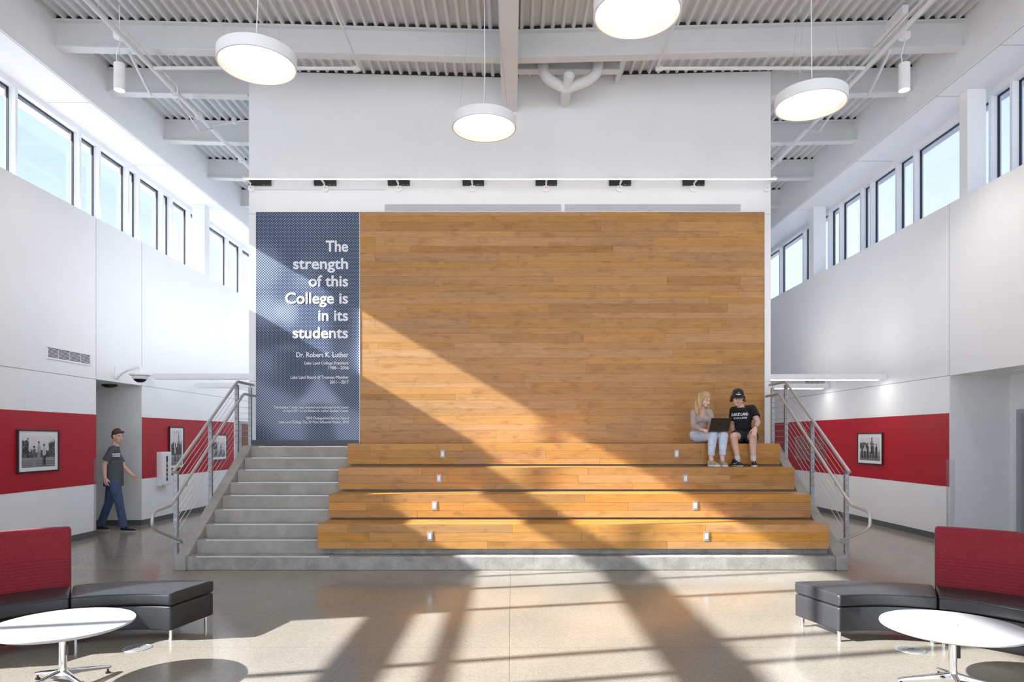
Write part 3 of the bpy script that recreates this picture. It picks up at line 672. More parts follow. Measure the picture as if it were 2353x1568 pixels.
bt('Lake Land College President', 700, 801, 838, .01, 7); bt('1988\u20142006', 755, 801, 849, .01, 7)
bt('Lake Land Board of Trustees Member', 668, 801, 871, .01, 7.5); bt('2011\u20142017', 758, 801, 882, .01, 7.5)
bt('The Student Center was renamed and dedicated in his honor', 629, 801, 939, .005, 5.5); bt('in April 2011 as the Robert K. Luther Student Center', 652, 801, 947, .005, 5.5)
bt('2018 Distinguished Service Award', 703, 801, 964, .005, 6); bt('Lake Land College Top 50 Most Influential Person, 2018', 641, 801, 973, .005, 6)

# grey bar grilles above the wood panel
for i, (xa, xb) in enumerate(((884, 1289.5), (1297.5, 1702))):
    x0, x1 = (xa - CXP) / F * YB, (xb - CXP) / F * YB; z0, z1 = 5.412, 5.535
    t = thing('bar_grille', 'long grey bar grille above the wood panel, the %s one' % ('left' if i == 0 else 'right'), 'vent', ((x0 + x1) / 2, YB, z0), 'bar grilles above the wood panel')
    b = MB(); b.box(x0, x1, YB - .004, YB - .001, z0, z1); b.build('back_plate', VENTG, t)
    b = MB()
    for k in range(7): b.box(x0 + .01, x1 - .01, YB - .010, YB - .004, z0 + .006 + k * .0165, z0 + .016 + k * .0165)
    b.build('blades', VENTG, t)

# ------------------------------------------------------------------ wall wash light bar and its drivers
lt = thing('wall_wash_light', 'long thin white light bar carried on arms across the upper wall', 'light fixture', (0, 11.2, 5.8))
ZT, YT = 5.818, 10.95
bx0, bx1 = -4.31, 4.25
b = MB(); b.box(bx0, bx1, YT - .014, YT + .014, ZT + .004, ZT + .026); b.build('bar', LAMPW, lt)
b = MB(); b.box(bx0 + .01, bx1 - .01, YT - .012, YT + .012, ZT - .008, ZT + .004); b.build('diffuser', STRIP, lt)
for k in range(8):
    x = (579 - CXP) / F * YB + k * 1.2165
    b = MB(); b.box(x - .014, x + .014, YT - .012, YB - .066, ZT + .026, ZT + .042); b.tube([(x, YB - .078, ZT + .03), (x, YB - .076, 5.80), (x, YB - .031, 5.79)], .010, 8); b.build('arm', LAMPW, lt)
    b = MB(); b.cyl((x, YB - .03, 5.79), (x, YB - .0005, 5.79), .058, n=24); b.build('mount', LAMPW, lt, smooth=True)
drv = None
for k, (xa, xb) in enumerate(((571.5, 622), (721, 772), (891, 941), (1063, 1112), (1231, 1280), (1400, 1450), (1569, 1619))):
    xc = ((xa + xb) / 2 - CXP) / F * 11.26; hw = (xb - xa) / 2 / F * 11.26; z0, z1 = H + (HZ - 426) / F * 11.26, H + (HZ - 407.5) / F * 11.26
    d = thing('driver_box', 'small black box on the upper wall behind the light bar, %s from the banner side' % ('first', 'second', 'third', 'fourth', 'fifth', 'sixth', 'seventh')[k], 'driver box', (xc, YB, z0), 'black boxes behind the light bar')
    b = MB(); b.box(xc - hw, xc + hw, YB - .05, YB - .0005, z0, z1); b.build('body', BLACK, d, bevel=.006)
    b = MB(); b.box(xc - hw + .01, xc + hw - .01, YB - .055, YB - .0505, z1 - .035, z1 - .028)
    for dx in (.02, .035, .09, .1, .115): b.box(xc + hw - dx - .004, xc + hw - dx + .004, YB - .054, YB - .0505, z0 + .006, z0 + .012)
    b.build('clip', PLATE, d)

# ------------------------------------------------------------------ round pendants
R = 0.42; S = R / 0.40
def pendant(cx, cy, zb, label):
    t = thing('round_pendant', label, 'pendant light', (cx, cy, zb), 'round disc pendants')
    hgt = .125
    b = MB(); n = 72; pr = [(R - .012, .0), (R, .0), (R, hgt), (R - .012, hgt + .008), (.0005, hgt + .008), (.0005, hgt), (R - .014, hgt - .004), (R - .014, .078), (R - .012, .076)]
    vs, fs = [], []
    for (r, z) in pr:
        for i in range(n): vs.append((cx + r * math.cos(2 * math.pi * i / n), cy + r * math.sin(2 * math.pi * i / n), zb + z))
    m = len(pr)
    for j in range(m):
        for i in range(n): fs.append((j * n + i, j * n + (i + 1) % n, ((j + 1) % m) * n + (i + 1) % n, ((j + 1) % m) * n + i))
    b.add(vs, fs); b.build('rim', LAMPW, t, smooth=True)
    b = MB(); b.lathe([(R - .0165, .068), (R - .0165, .074)], (cx, cy, zb), 72)
    b2 = MB(); vs = [(cx + r * math.cos(2 * math.pi * i / 72), cy + r * math.sin(2 * math.pi * i / 72), zb + z) for (r, z) in ((R - .0125, .0005), (R - .0125, .075), (R - .016, .075), (R - .016, .0005)) for i in range(72)]
    b2.add(vs, [(j * 72 + i, j * 72 + (i + 1) % 72, ((j + 1) % 4) * 72 + (i + 1) % 72, ((j + 1) % 4) * 72 + i) for j in range(4) for i in range(72)]); b2.build('inner_rim', CREAM, t, smooth=True); b.build('diffuser', GLOW, t, smooth=True)
    zt = deckz(cx) - .002
    for a in (90, 210, 330):
        x, y = cx + .36 * math.cos(math.radians(a)), cy + .36 * math.sin(math.radians(a))
        b = MB(); b.tube([(x, y, zb + hgt), (cx + (x - cx) * .42, cy + (y - cy) * .42, zt)], .0022, 6); b.build('cable', CABLE, t)
    b = MB(); b.tube([(cx - .04, cy - .05, zb + hgt), (cx, cy - .03, zb + hgt + .2), (cx + .01, cy, zb + hgt + .6), (cx, cy, zt)], .0065, 8); b.build('cord', LAMPW, t, smooth=True)
def disc(px, yn, yf, Yc, label):          # Yc: depth; the near and far rim rows fix the height
    x = (px - CXP) / F * Yc; z = H + ((HZ - yf) * (Yc + R) + (HZ - yn) * (Yc - R)) / 2 / F
    pendant(x, Yc, z, label)
disc(591, 101, 197.4, 7.14 * S, 'round white disc pendant on the left, beside the end of the nearest roof beam')
disc(1112.5, 261, 327, 8.5 * S, 'lowest hanging round disc pendant, in front of the upper wall under the girder')
disc(1464, -28, 88.5, 6.28 * S, 'largest round disc pendant, cut off by the ceiling edge of the view')
disc(1863, 203, 279.5, 8.0 * S, 'round white disc pendant on the right, near the farther pipes')

# small cylinder pendants
for sgn, px, lab in ((-1, 274.5, 'small white cylinder downlight hanging by the left bulkhead'), (1, 2078, 'small white cylinder downlight hanging by the right bulkhead')):
    Yc = 9.63; x = (px - CXP) / F * Yc; z0 = H + (HZ - 208) / F * Yc; z1 = H + (HZ - 147) / F * Yc; zc = H + (HZ - 88) / F * Yc
    t = thing('cylinder_pendant', lab, 'pendant light', (x, Yc, z0), 'cylinder pendants')
    b = MB(); b.lathe([(.06, .012), (.074, 0), (.074, .212), (.071, .214), (.071, .219), (.074, .221), (.074, z1 - z0), (.01, z1 - z0 + .004)], (x, Yc, z0), 32); b.build('housing', LAMPW, t, smooth=True)
    b = MB(); b.lathe([(.058, .009), (.058, .0115)], (x, Yc, z0), 24); b.build('lens', SPOTL, t)
    b = MB(); b.lathe([(.075, 0), (.08, .01), (.08, .06), (.02, .066)], (x, Yc, zc), 32); b.build('canopy', LAMPW, t, smooth=True)
    b = MB(); b.tube([(x, Yc, z1), (x, Yc, zc)], .0025, 6); b.build('cable', CABLE, t)
    b = MB(); b.tube([(x - .03, Yc, z1), (x - .045, Yc, z1 + .12), (x + .01, Yc, zc - .05), (x + .01, Yc, zc)], .007, 8); b.build('cord', LAMPW, t, smooth=True)
    b = MB(); b.cyl((x, Yc, zc + .066), (x, Yc, deckz(x)), .008, n=8); b.build('rod', LAMPW, t)
    sl = bpy.data.lights.new('downlight', 'SPOT'); so = bpy.data.objects.new('downlight', sl); COL.objects.link(so); so.parent = t; so.location = (0, 0, -.02)
    sl.energy = 170 if sgn > 0 else 60; sl.spot_size = math.radians(120); sl.spot_blend = .8; sl.shadow_soft_size = .06; sl.color = (1, .97, .93)

# ------------------------------------------------------------------ pipes under the roof
def pipe(name, lab, pts, r, fit=(), cat='pipe'):
    t = thing(name, lab, cat, pts[0])
    b = MB(); b.tube(pts, r, 12); b.build('tube', WHITE2, t, smooth=True)
    for p, d in fit:
        p = Vector(p); d = Vector(d).normalized(); b = MB()
        b.cyl(p - d * .05, p + d * .05, r * 1.5, n=14); u = d.orthogonal().normalized()
        b.cyl(p - u * r * 2.2, p + u * r * 2.2, r * .55, n=8); b.cyl(p - d * .012, p + d * .012, r * 2.0, n=14)
        b.build('coupling', WHITE2, t)
    return t
for sgn, s in ((-1, 'left'), (1, 'right')):
    xm = CX + sgn * 5.35; zm = 7.21
    pipe('sprinkler_main', 'long white sprinkler main running along the %s side under the roof' % s, [(xm, YREAR, zm), (xm, 20.5, zm)], .034,
         [((xm, 10.95, zm), (0, 1, 0)), ((xm, 11.75, zm), (0, 1, 0)), ((xm, 13.6, zm), (0, 1, 0)), ((xm, 8.2, zm), (0, 1, 0))])
    pipe('conduit', 'thin white conduit beside the %s sprinkler main' % s, [(xm - sgn * .09, YREAR, zm + .03), (xm - sgn * .09, 10.8, zm + .03), (xm - sgn * .02, 11.0, zm - .12), (xm + sgn * .05, 11.9, zm - .2), (xm - sgn * .05, 12.2, zm - .02), (xm - sgn * .05, 20.4, zm)], .012)
    xb = -2.285 if sgn < 0 else 2.168
    zb = 7.20
    pipe('branch_pipe', 'white sprinkler branch pipe crossing below the nearest roof beam on the %s' % s, [(xm - sgn * .04, 10.2, zb - .005), (xb, 10.2, zb - .012)], .027, [((xb + sgn * .03, 10.2, zb - .012), (1, 0, 0))])
    pipe('branch_line', 'slim white sprinkler line running toward the upper wall, %s of the girder' % s, [(xb, YREAR, zb + .06), (xb, 10.16, zb - .006)], .018)
    pipe('sway_brace', 'white diagonal sway brace at the %s sprinkler main' % s, [(xm + sgn * .09, 9.75, 7.20), (xm + sgn * .58, 11.28, 7.33)], .022)
    for yy, wh in ((8.9, 'nearest'), (10.75, 'second'), (12.6, 'third'), (14.4, 'farthest')):
        b = MB(); b.cyl((xm, yy, zm + .034), (xm, yy, deckz(xm)), .006, n=8)
        tag(b.build('pipe_hanger', WHITE2), '%s thin white hanger rod holding the %s sprinkler main' % (wh, s), 'hanger', 'sprinkler main hangers')
b = MB(); xr = 5.25; b.box(xr - .10, xr - .02, 9.0, 9.75, 7.26, 7.38)
tag(b.build('junction_box', WHITE2, bevel=.006), 'white rectangular driver box strapped beside the right sprinkler main', 'box')
jc = pipe('joist_conduit', 'thin white conduit with a small box, near the left corner of the tall wall', [(-5.45, 12.35, 7.30), (-4.9, 12.3, 7.38), (-4.38, 12.3, 7.38)], .012)
b = MB(); b.box(-5.04, -4.98, 12.25, 12.35, 7.33, 7.43)
b.build('junction_box', WHITE2, jc, bevel=.004)

dr = thing('roof_drain', 'white roof drain pipes joining in a Y shape right of the girder', 'pipe', (.86, 10.62, 7.1))
def bend(a, c, e, n=6, k=.35):
    a, c, e = Vector(a), Vector(c), Vector(e); p0 = c + (a - c).normalized() * k * (a - c).length; p1 = c + (e - c).normalized() * k * (e - c).length
    return [a] + [p0 * (1 - t) ** 2 + c * 2 * t * (1 - t) + p1 * t * t for t in (i / n for i in range(n + 1))] + [e]
J = Vector((.842, 10.62, 7.10))
for x in (.477, 1.328):
    b = MB(); b.tube(bend((x, 10.55, 7.66), (x, 10.55, 7.255), J, k=.42), .082, 18); b.build('drain_leg', WHITE2, dr, smooth=True)
b = MB(); b.ell(J, (.088, .088, .088)); b.tube([J, (.86, 10.95, 7.14), (.875, YB - .001, 7.21)], .080, 18); b.build('outlet_pipe', WHITE2, dr, smooth=True)
b = MB(); b.cyl(J, (.868, 10.42, 7.18), .072, n=20); b.cyl((.868, 10.43, 7.178), (.872, 10.39, 7.19), .083, n=20); b.build('cleanout', WHITE2, dr, smooth=True)
b = MB(); b.cyl((.872, 10.39, 7.19), (.873, 10.375, 7.195), .05, n=18); b.build('cleanout_plug', LAMPW, dr)

# ------------------------------------------------------------------ linear pendants in the side aisles
for i, (x0, x1, y, z, lit, lab) in enumerate(((-6.95, BL - .01, 13.27, 2.80, 0, 'nearer linear pendant in the left aisle'), (-6.90, BL - .01, 14.95, 2.755, 0, 'farther linear pendant in the left aisle'),
        (BR + .01, 6.955, 12.72, 2.735, 1, 'nearer linear pendant with a lit underside in the right aisle'), (BR + .01, 6.955, 15.0, 2.74, 1, 'farther linear pendant with a lit underside in the right aisle'))):
    t = thing('linear_pendant', lab, 'pendant light', ((x0 + x1) / 2, y, z), 'linear aisle pendants')
    b = MB(); b.box(x0, x1, y - .04, y + .04, z + .012, z + .115); b.build('housing', LAMPW, t, bevel=.003)
    b = MB(); b.box(x0 + (.02), x1 - .14, y - .036, y + .036, z, z + .012); b.build('diffuser', STRIP2 if lit else LAMPW, t)
    if lit: b = MB(); b.box(x0 + .3, x1 - .85, y - .03, y + .03, z + .1149, z + .1153); b.build('uplight_diffuser', UPL, t)
    b = MB(); xe = x0 if x0 < -5 else x1; b.box(xe - .05, xe + .05, y - .03, y + .03, z + .03, z + .10); b.build('wall_bracket', LAMPW, t, bevel=.004)

# ------------------------------------------------------------------ cable railings
def railing(sgn, lab):
    xp = -.01 + sgn * 4.255; xh = -.01 + sgn * 4.165
    t = thing('cable_railing', lab, 'railing', (xp, 8.67, 0), 'stair railings')
    ys = [8.67, 9.66, 10.58, 11.12]; z0f = lambda y: 1.232 + (min(y, 10.58) - 8.585) * .6506
    for i, y in enumerate(ys):
        b = MB(); zt = z0f(y) - .035; zb = .05 if i == 0 else (.187 + (y - 8.62) * .647 - .16 if i < 3 else 1.35)
        for dx in (-.019, .019): b.box(xp + sgn * .0 + dx - .006, xp + dx + .006, y - .022, y + .022, zb, zt - .01)
        b.box(xp - .013, xp + .013, y - .022, y - .016, zb, zt - .012)
        b.cyl((xp, y, zt - .01), (xp, y, zt + .02), .008, n=10)
        o = b.build('post', STEEL, t)
        b = MB()
        for k in range(10):
            zc = z0f(y) - .1 - .093 * k
            if zc > zb + .05: b.cyl((xp, y - .0225, zc), (xp, y - .0245, zc), .007, n=10); b.cyl((xp - sgn * .0255, y, zc), (xp - sgn * .027, y, zc), .006, n=8)
        b.build('cable_fitting', CHROME if i == 0 else GASK, o)
    b = MB(); b.tube(bend((xp, 8.585, 1.232), (xp, 10.60, 2.54), (xp, 11.25, 2.535), k=.05), .021, 14); b.build('top_rail', STAIN, t, smooth=True)
    hp = bend((xh, 11.16, 2.345), (xh, 10.62, 2.352), (xh, 9.4, 1.535), k=.08)[:-1]
    hp += bend((xh, 9.4, 1.535), (xh, 8.36, .838), (xh, 8.15, .82), k=.12)[:-1]
    hp += bend((xh, 8.15, .82), (xh, 7.93, .80), (xh, 7.92, .70), k=.5, n=8)[1:-1]
    hp += bend((xh, 7.92, .70), (xh, 7.92, .61), (xh, 8.3, .48), k=.6, n=8)[1:-1]
    hp += bend((xh, 8.3, .48), (xh, 8.67, .345), (xp, 8.67, .335), k=.2, n=8)[1:]
    b = MB(); b.tube(hp, .0195, 14); b.build('handrail', STAIN, t, smooth=True)
    for y in ys[:3]:
        yy = y - .18 if y > 9 else y + .12; zh = .838 + (yy - 8.36) * .67
        b = MB(); b.tube([(xh, yy, zh - .015), (xh + sgn * .01, yy + .0, zh - .085), (xp - sgn * .02, yy + .08, zh - .085)], .007, 8); b.tube([(xh, yy + .05, zh + .015), (xp - sgn * .02, yy + .08, zh - .085)], .007, 8); b.build('bracket', STAIN, t)
    for k in range(10):
        dz = .1 + .093 * k; pts = [(xp, y, z0f(y) - dz) for y in ys]
        if k == 9: pts = pts[1:]
        b = MB(); b.tube(pts, .0032, 6); b.build('rail_cable', CABLE, t)
railing(-1, 'steel cable railing on the left stair curb beside the banner')
railing(1, 'steel cable railing on the right curb beyond the bench ends')

# ------------------------------------------------------------------ lounge seating
LCX, LCY = -3.02, 4.60
RCX, RCY = 2.93, 4.58
R0, R1 = 0.99, 1.535
def rounded(r0, r1, z0, z1, q=.02, crown=.0):
    o = []
    for (cx, cz, a0) in ((r1 - q, z0 + q, -90), (r1 - q, z1 - q, 0), (r0 + q, z1 - q, 90), (r0 + q, z0 + q, 180)):
        for i in range(5):
            a = math.radians(a0 + 22.5 * i); o.append((cx + q * math.cos(a), cz + q * math.sin(a)))
        if crown and a0 == 0:
            for f in (.75, .5, .25): o.append((r0 + (r1 - r0) * f, z1 + crown * (1 - (2 * f - 1) ** 2)))
    return o
def lounge(cx, cy, a0, a1, back, label, group):
    am = math.radians((a0 + a1) / 2)
    t = thing('lounge_sofa' if back else 'lounge_bench', label, 'sofa' if back else 'bench', (cx + 1.26 * math.cos(am), cy + 1.26 * math.sin(am), 0), group)
    g = math.degrees(.006 / 1.26)
    b = MB(); b.sector((cx, cy), a0 + g, a1 - g, rounded(R0 + .006, R1 - .006, .088, .284, .010)); o = b.build('base', LEATH, t, smooth=True)
    b = MB(); b.sector((cx, cy), a0 + g, a1 - g, rounded(R0, R1, .290, .390, .022, .008)); o = b.build('cushion', LEATH, t, smooth=True)
    b = MB()
    for (r, z) in ((R0 + .004, .382), (R1 - .004, .382)):
        b.tube([(cx + r * math.cos(math.radians(a)), cy + r * math.sin(math.radians(a)), z) for a in np.linspace(a0 + g + .5, a1 - g - .5, 20)], .0045, 6)
    for a in (a0 + g + .45, a1 - g - .45):
        a_ = math.radians(a); b.tube([(cx + r * math.cos(a_), cy + r * math.sin(a_), .386 + (.006 if .1 < (r - R0) / (R1 - R0) < .9 else -.004)) for r in np.linspace(R0 + .012, R1 - .012, 10)], .0045, 6)
    b.build('piping', PIPING, o, smooth=True)
    for a in (a0 + 2.2, a1 - 2.2):
        for r in (R0 + .045, R1 - .045):
            x, y = cx + r * math.cos(math.radians(a)), cy + r * math.sin(math.radians(a))
            b = MB(); b.cyl((x, y, 0), (x, y, .088), .017, n=18); b.cyl((x, y, 0), (x, y, .006), .019, n=18); b.build('leg', CHROME, t, smooth=True)
    if back:
        th = .105; prof = [(R1 - .015, .392), (R1 + th - .02, .20), (R1 + th, .24)]
        zt = .90; pr = []
        zs_ = np.linspace(.37, zt - .03, 70)
        for z in zs_:                       # channelled inner face below, plain above, leaning slightly back
            lean = .03 * (z - .37) / .53; ch = .006 * abs(math.sin((z - .37) / .028 * math.pi)) if z < .63 else .006
            pr.append((R1 - .055 + lean - ch, z))
        for i in range(7):
            a = math.radians(180 - 30 * i); pr.append((R1 - .055 + .03 + .033 + .033 * math.cos(a) - .004, zt - .03 + .03 * math.sin(a)))
        pr += [(R1 + .04, .70), (R1 + .035, .30), (R1 + .035, .10), (R1 + .002, .10), (R1 + .002, .37)]
        b = MB(); b.sector((cx, cy), a0 + g, a1 - g, pr, 28, .03); b.build('backrest', REDF, t, smooth=True)
    return t
lounge(LCX, LCY, 76.0, 121.0, False, 'black curved bench section left of the stair, without a back', 'curved lounge seating')
lounge(LCX, LCY, 121.0, 166.0, True, 'black curved sofa section with red channelled back at the left edge', 'curved lounge seating')
lounge(RCX, RCY, 61.5, 106.5, False, 'black curved bench section right of the stair, without a back', 'curved lounge seating')
lounge(RCX, RCY, 16.5, 61.5, True, 'black curved sofa section with red channelled back at the right edge', 'curved lounge seating')

def cafe_table(cx, cy, rot, label, grommet):
    t = thing('coffee_table', label, 'table', (cx, cy, 0), 'round coffee tables')
    zt = .425; r = .43
    b = MB(); b.lathe([(r - .035, zt - .026), (r - .002, zt - .012), (r, zt - .006), (r - .002, zt), (.001, zt)], (cx, cy, 0), 96); b.build('tabletop', TABLEW, t, smooth=True)
    b = MB(); b.cyl((cx, cy, .10), (cx, cy, zt - .03), .024, n=28); b.cyl((cx, cy, .085), (cx, cy, .125), .034, .027, n=28); b.build('column', CHROME, t, smooth=True)
    b = MB(); b.cyl((cx, cy, zt - .036), (cx, cy, zt - .026), .12, n=28); b.build('mounting_plate', BLACKP, t)
    b = MB(); b.obox((cx + .045, cy + .02, .29), Vector((1, 0, 0)), Vector((0, 1, 0)), Vector((0, 0, 1)), .014, .012, .085); b.box(cx + .03, cx + .06, cy - .03, cy + .05, zt - .06, zt - .036); b.build('power_cord', BLACKP, t, bevel=.004)
    for k in range(4):
        a = math.radians(rot + 90 * k); d = Vector((math.cos(a), math.sin(a), 0)); s = Vector((-d.y, d.x, 0)); c = Vector((cx, cy, 0))
        L_ = .325; vs = []
        for (u, w, z0, z1) in ((.015, .020, .075, .118), (.10, .018, .066, .098), (L_ - .03, .015, .034, .056), (L_, .012, .028, .046)):
            for (sw, z) in ((-1, z0), (1, z0), (1, z1 - .006), (.55, z1), (-.55, z1), (-1, z1 - .006)): vs.append(c + d * u + s * w * sw + Vector((0, 0, z)))
        fs = [(i * 6 + j, i * 6 + (j + 1) % 6, (i + 1) * 6 + (j + 1) % 6, (i + 1) * 6 + j) for i in range(3) for j in range(6)] + [tuple(range(5, -1, -1)), tuple(range(18, 24))]
        b = MB(); b.add(vs, fs); leg = b.build('leg', CHROME, t, smooth=True, bevel=.003)
        f = c + d * (L_ - .022); b = MB(); b.cyl((f.x, f.y, 0), (f.x, f.y, .010), .016, n=18); b.cyl((f.x, f.y, .010), (f.x, f.y, .036), .007, n=10); b.build('glide', BLACKP, leg)
    if grommet:
        b = MB(); b.lathe([(.05, zt), (.052, zt + .001), (.050, zt + .004), (.043, zt + .0045), (.041, zt + .002), (.001, zt + .002)], (cx, cy + .04, 0), 40); gq = b.build('power_port', TABLEE, t, smooth=True)
        b = MB()
        for dx in (-.018, .0, .018): b.box(cx + dx - .005, cx + dx + .005, cy + .035, cy + .046, zt + .002, zt + .003)
        b.build('port_slot', VENTG, gq)
cafe_table(-3.0, 4.56, 62, 'round white coffee table with chrome base in the left seating curve', False)
cafe_table(2.905, 4.50, 73, 'round white coffee table with chrome base in the right seating curve, with a power port', True)

for x, y, lab in ((-2.965, 5.40, 'round steel floor outlet cover beside the left coffee table'), (3.13, 5.355, 'round steel floor outlet cover beside the right coffee table')):
    t = thing('floor_outlet', lab, 'floor outlet', (x, y, 0), 'round floor outlets')
    b = MB(); b.lathe([(.108, 0), (.105, .004), (.088, .006), (.086, .004), (.002, .004)], (x, y, 0), 48); b.build('ring', STAIN, t, smooth=True)
    b = MB(); b.lathe([(.084, .004), (.083, .0062), (.002, .0062)], (x, y, 0), 48); lid = b.build('lid', PLATE, t, smooth=True)
    b = MB(); b.box(x - .03, x + .0, y - .004, y + .004, .0062, .0072); b.box(x + .012, x + .02, y - .014, y + .014, .0062, .0072); b.box(x - .004, x + .03, y + .02, y + .024, .0062, .0072); b.build('slot', DARK, lid)

# ------------------------------------------------------------------ wall vents, pictures, cabinet, camera
def side(sgn, y, z, off=0.0): return Vector((WL + off, y, z)) if sgn < 0 else Vector((WR - off, y, z))
def wbox(mb, sgn, y0, y1, z0, z1, o0, o1, col=(1, 1, 1)):
    a, c = (WL + o0, WL + o1) if sgn < 0 else (WR - o0, WR - o1); return mb.box(a, c, y0, y1, z0, z1, col)
for sgn, y0, y1, z0, z1, lab in ((-1, 10.33, 11.42, 2.865, 3.065, 'white framed slotted air vent high on the left wall'), (1, 15.15, 16.25, 2.86, 3.04, 'slotted air vent on the right wall behind the linear pendant')):
    t = thing('wall_vent', lab, 'vent', side(sgn, (y0 + y1) / 2, z0), 'wall air vents')
    b = MB(); wbox(b, sgn, y0, y1, z0, z0 + .025, 0, .012); wbox(b, sgn, y0, y1, z1 - .025, z1, 0, .012); wbox(b, sgn, y0, y0 + .03, z0 + .025, z1 - .025, 0, .012); wbox(b, sgn, y1 - .03, y1, z0 + .025, z1 - .025, 0, .012); b.build('frame', ALU, t, bevel=.003)
    b = MB(); wbox(b, sgn, y0 + .03, y1 - .03, z0 + .025, z1 - .025, .0005, .002); b.build('duct', DARK, t)
    b = MB(); n = 8; hh = (z1 - z0 - .05) / n
    for k in range(n): wbox(b, sgn, y0 + .03, y1 - .03, z0 + .025 + hh * k, z0 + .025 + hh * (k + .42), .003, .010)
    for k in range(1, 4): wbox(b, sgn, y0 + (y1 - y0) * k / 4 - .003, y0 + (y1 - y0) * k / 4 + .003, z0 + .025, z1 - .025, .0025, .008)
    b.build('blades', ALU, t)

def paint_photo(nx, ny, seed, people, trees):
    r = np.random.RandomState(seed); U, V = np.meshgrid(np.linspace(0, 1, nx), np.linspace(0, 1, ny))
    nzf = r.rand(ny, nx)
    def blur(a, k):
        for _ in range(k): a = (a + np.roll(a, 1, 0) + np.roll(a, -1, 0) + np.roll(a, 1, 1) + np.roll(a, -1, 1)) / 5
        return a
    n2 = blur(nzf, 3); n2 = (n2 - n2.min()) / (n2.max() - n2.min())
    img = np.where(V > .38, .62 + .2 * V, .45 - .2 * (.38 - V)) + .1 * (n2 - .5)
    for (x0, x1, yb, yt) in trees:
        w = (U > x0) & (U < x1) & (V > yb) & (V < yt - .12 * n2 * 2); img = np.where(w, .03 + .5 * n2 ** 2.2, img)
    img = np.where((V < .22) & (np.sin(V * 90 + U * 6) > .3), img * .6, img)
    for (px, base, h, tone_, legs) in people:
        img = np.where(((U - px) / (.055 * h * 1.5)) ** 2 + ((V - base - h * .62) / (h * .24)) ** 2 < 1, tone_ + .2 * (n2 - .5), img)
        for s_ in (-.025, .025): img = np.where((np.abs(U - px - s_) < .022) & (V > base) & (V < base + h * .45), legs, img)
        img = np.where(((U - px) / (.03 * h * 1.5)) ** 2 + ((V - base - h * .92) / (h * .075)) ** 2 < 1, .42 + .1 * n2, img)
        img = np.where(((U - px) / (.03 * h * 1.5)) ** 2 + ((V - base - h * .96) / (h * .05)) ** 2 < 1, .05, img)
    return np.clip(blur(img, 1), .015, .85) ** 1.5
def picture(sgn, y0, y1, z0, z1, label, seed, people, trees, mat_w=.09):
    t = thing('framed_picture', label, 'picture', side(sgn, (y0 + y1) / 2, z0, .004), 'framed black and white photographs')
    fw = .022
    b = MB()
    for (a, c, d, e) in ((y0, y1, z0, z0 + fw), (y0, y1, z1 - fw, z1), (y0, y0 + fw, z0 + fw, z1 - fw), (y1 - fw, y1, z0 + fw, z1 - fw)): wbox(b, sgn, a, c, d, e, .004, .034)
    b.build('frame', BLACK, t, bevel=.002)
    b = MB(); wbox(b, sgn, y0 + fw, y1 - fw, z0 + fw, z1 - fw, .004, .018); b.build('mat_board', PAPER, t)
    nx, ny = 130, 104; img = paint_photo(nx, ny, seed, people, trees)
    a, c, d, e = y0 + mat_w, y1 - mat_w, z0 + mat_w * .85, z1 - mat_w * .85
    b = MB(); X = (WL + .0195) if sgn < 0 else (WR - .0195)
    for j in range(ny):
        for i in range(nx):
            u = i / (nx - 1); y = (a + (c - a) * u) if sgn < 0 else (c - (c - a) * u)
            b.v.append((X, y, d + (e - d) * j / (ny - 1))); gv = float(img[j, i]); b.c.append((gv, gv * .97, gv * .99))
    b.f += [(j * nx + i, j * nx + i + 1, (j + 1) * nx + i + 1, (j + 1) * nx + i) for j in range(ny - 1) for i in range(nx - 1)]
    o = b.build('photo', PHOTO, t, fix=False); m = o.modifiers.new('thickness', 'SOLIDIFY'); m.thickness = .001; m.offset = -1
picture(-1, 9.70, 10.59, 1.155, 1.785, 'framed photo of two people outdoors, on the red band behind the left sofa', 3, [(.36, .04, .62, .25, .4), (.66, .06, .66, .62, .05), (.5, .2, .6, .5, .4)], [(0, .2, .3, .95), (.8, 1, .3, .9), (.2, .8, .3, .62)])
picture(-1, 14.0, 14.62, 1.02, 1.90, 'tall framed black and white group photo behind the left railing', 8, [(.3, .5, .45, .75, .7), (.5, .52, .45, .8, .7), (.7, .5, .45, .25, .2), (.35, .1, .5, .8, .1), (.65, .08, .5, .15, .1)], [(0, 1, .3, .75)], .085)
picture(-1, 15.95, 16.82, 1.13, 1.75, 'framed black and white photo nearest the brown door on the left wall', 12, [(.25, .1, .6, .3, .1), (.45, .1, .65, .7, .6), (.65, .1, .6, .2, .1), (.8, .12, .58, .6, .5)], [(0, .35, .4, .9)])
picture(1, 12.80, 13.73, 1.15, 1.765, 'framed black and white photo of a standing group on the right red band', 21, [(.12, .1, .62, .2, .1), (.26, .1, .64, .6, .1), (.4, .08, .66, .15, .1), (.54, .1, .64, .7, .2), (.68, .1, .62, .3, .1), (.82, .1, .6, .12, .1), (.6, .3, .66, .3, .1)], [(0, .4, .5, .85)])

t = thing('extinguisher_cabinet', 'white fire extinguisher cabinet with a narrow window, on the left wall before the railing', 'cabinet', (WL, 13.73, .71))
b = MB(); wbox(b, -1, 13.53, 13.93, .71, 1.385, .004, .10); b.build('body', ALU, t, bevel=.004)
b = MB(); wbox(b, -1, 13.55, 13.91, .73, 1.365, .10, .112); dd = b.build('door', ALU, t, bevel=.004)
b = MB(); wbox(b, -1, 13.70, 13.76, .80, 1.30, .1125, .114); b.build('window', DARK, dd)
b = MB()
for z in (.86, .95, 1.04, 1.13): wbox(b, -1, 13.705, 13.75, z, z + .05, .114, .115)
b.build('gauge_label', pmat('tan_label', (.45, .30, .2), .5, vary=.2), dd)

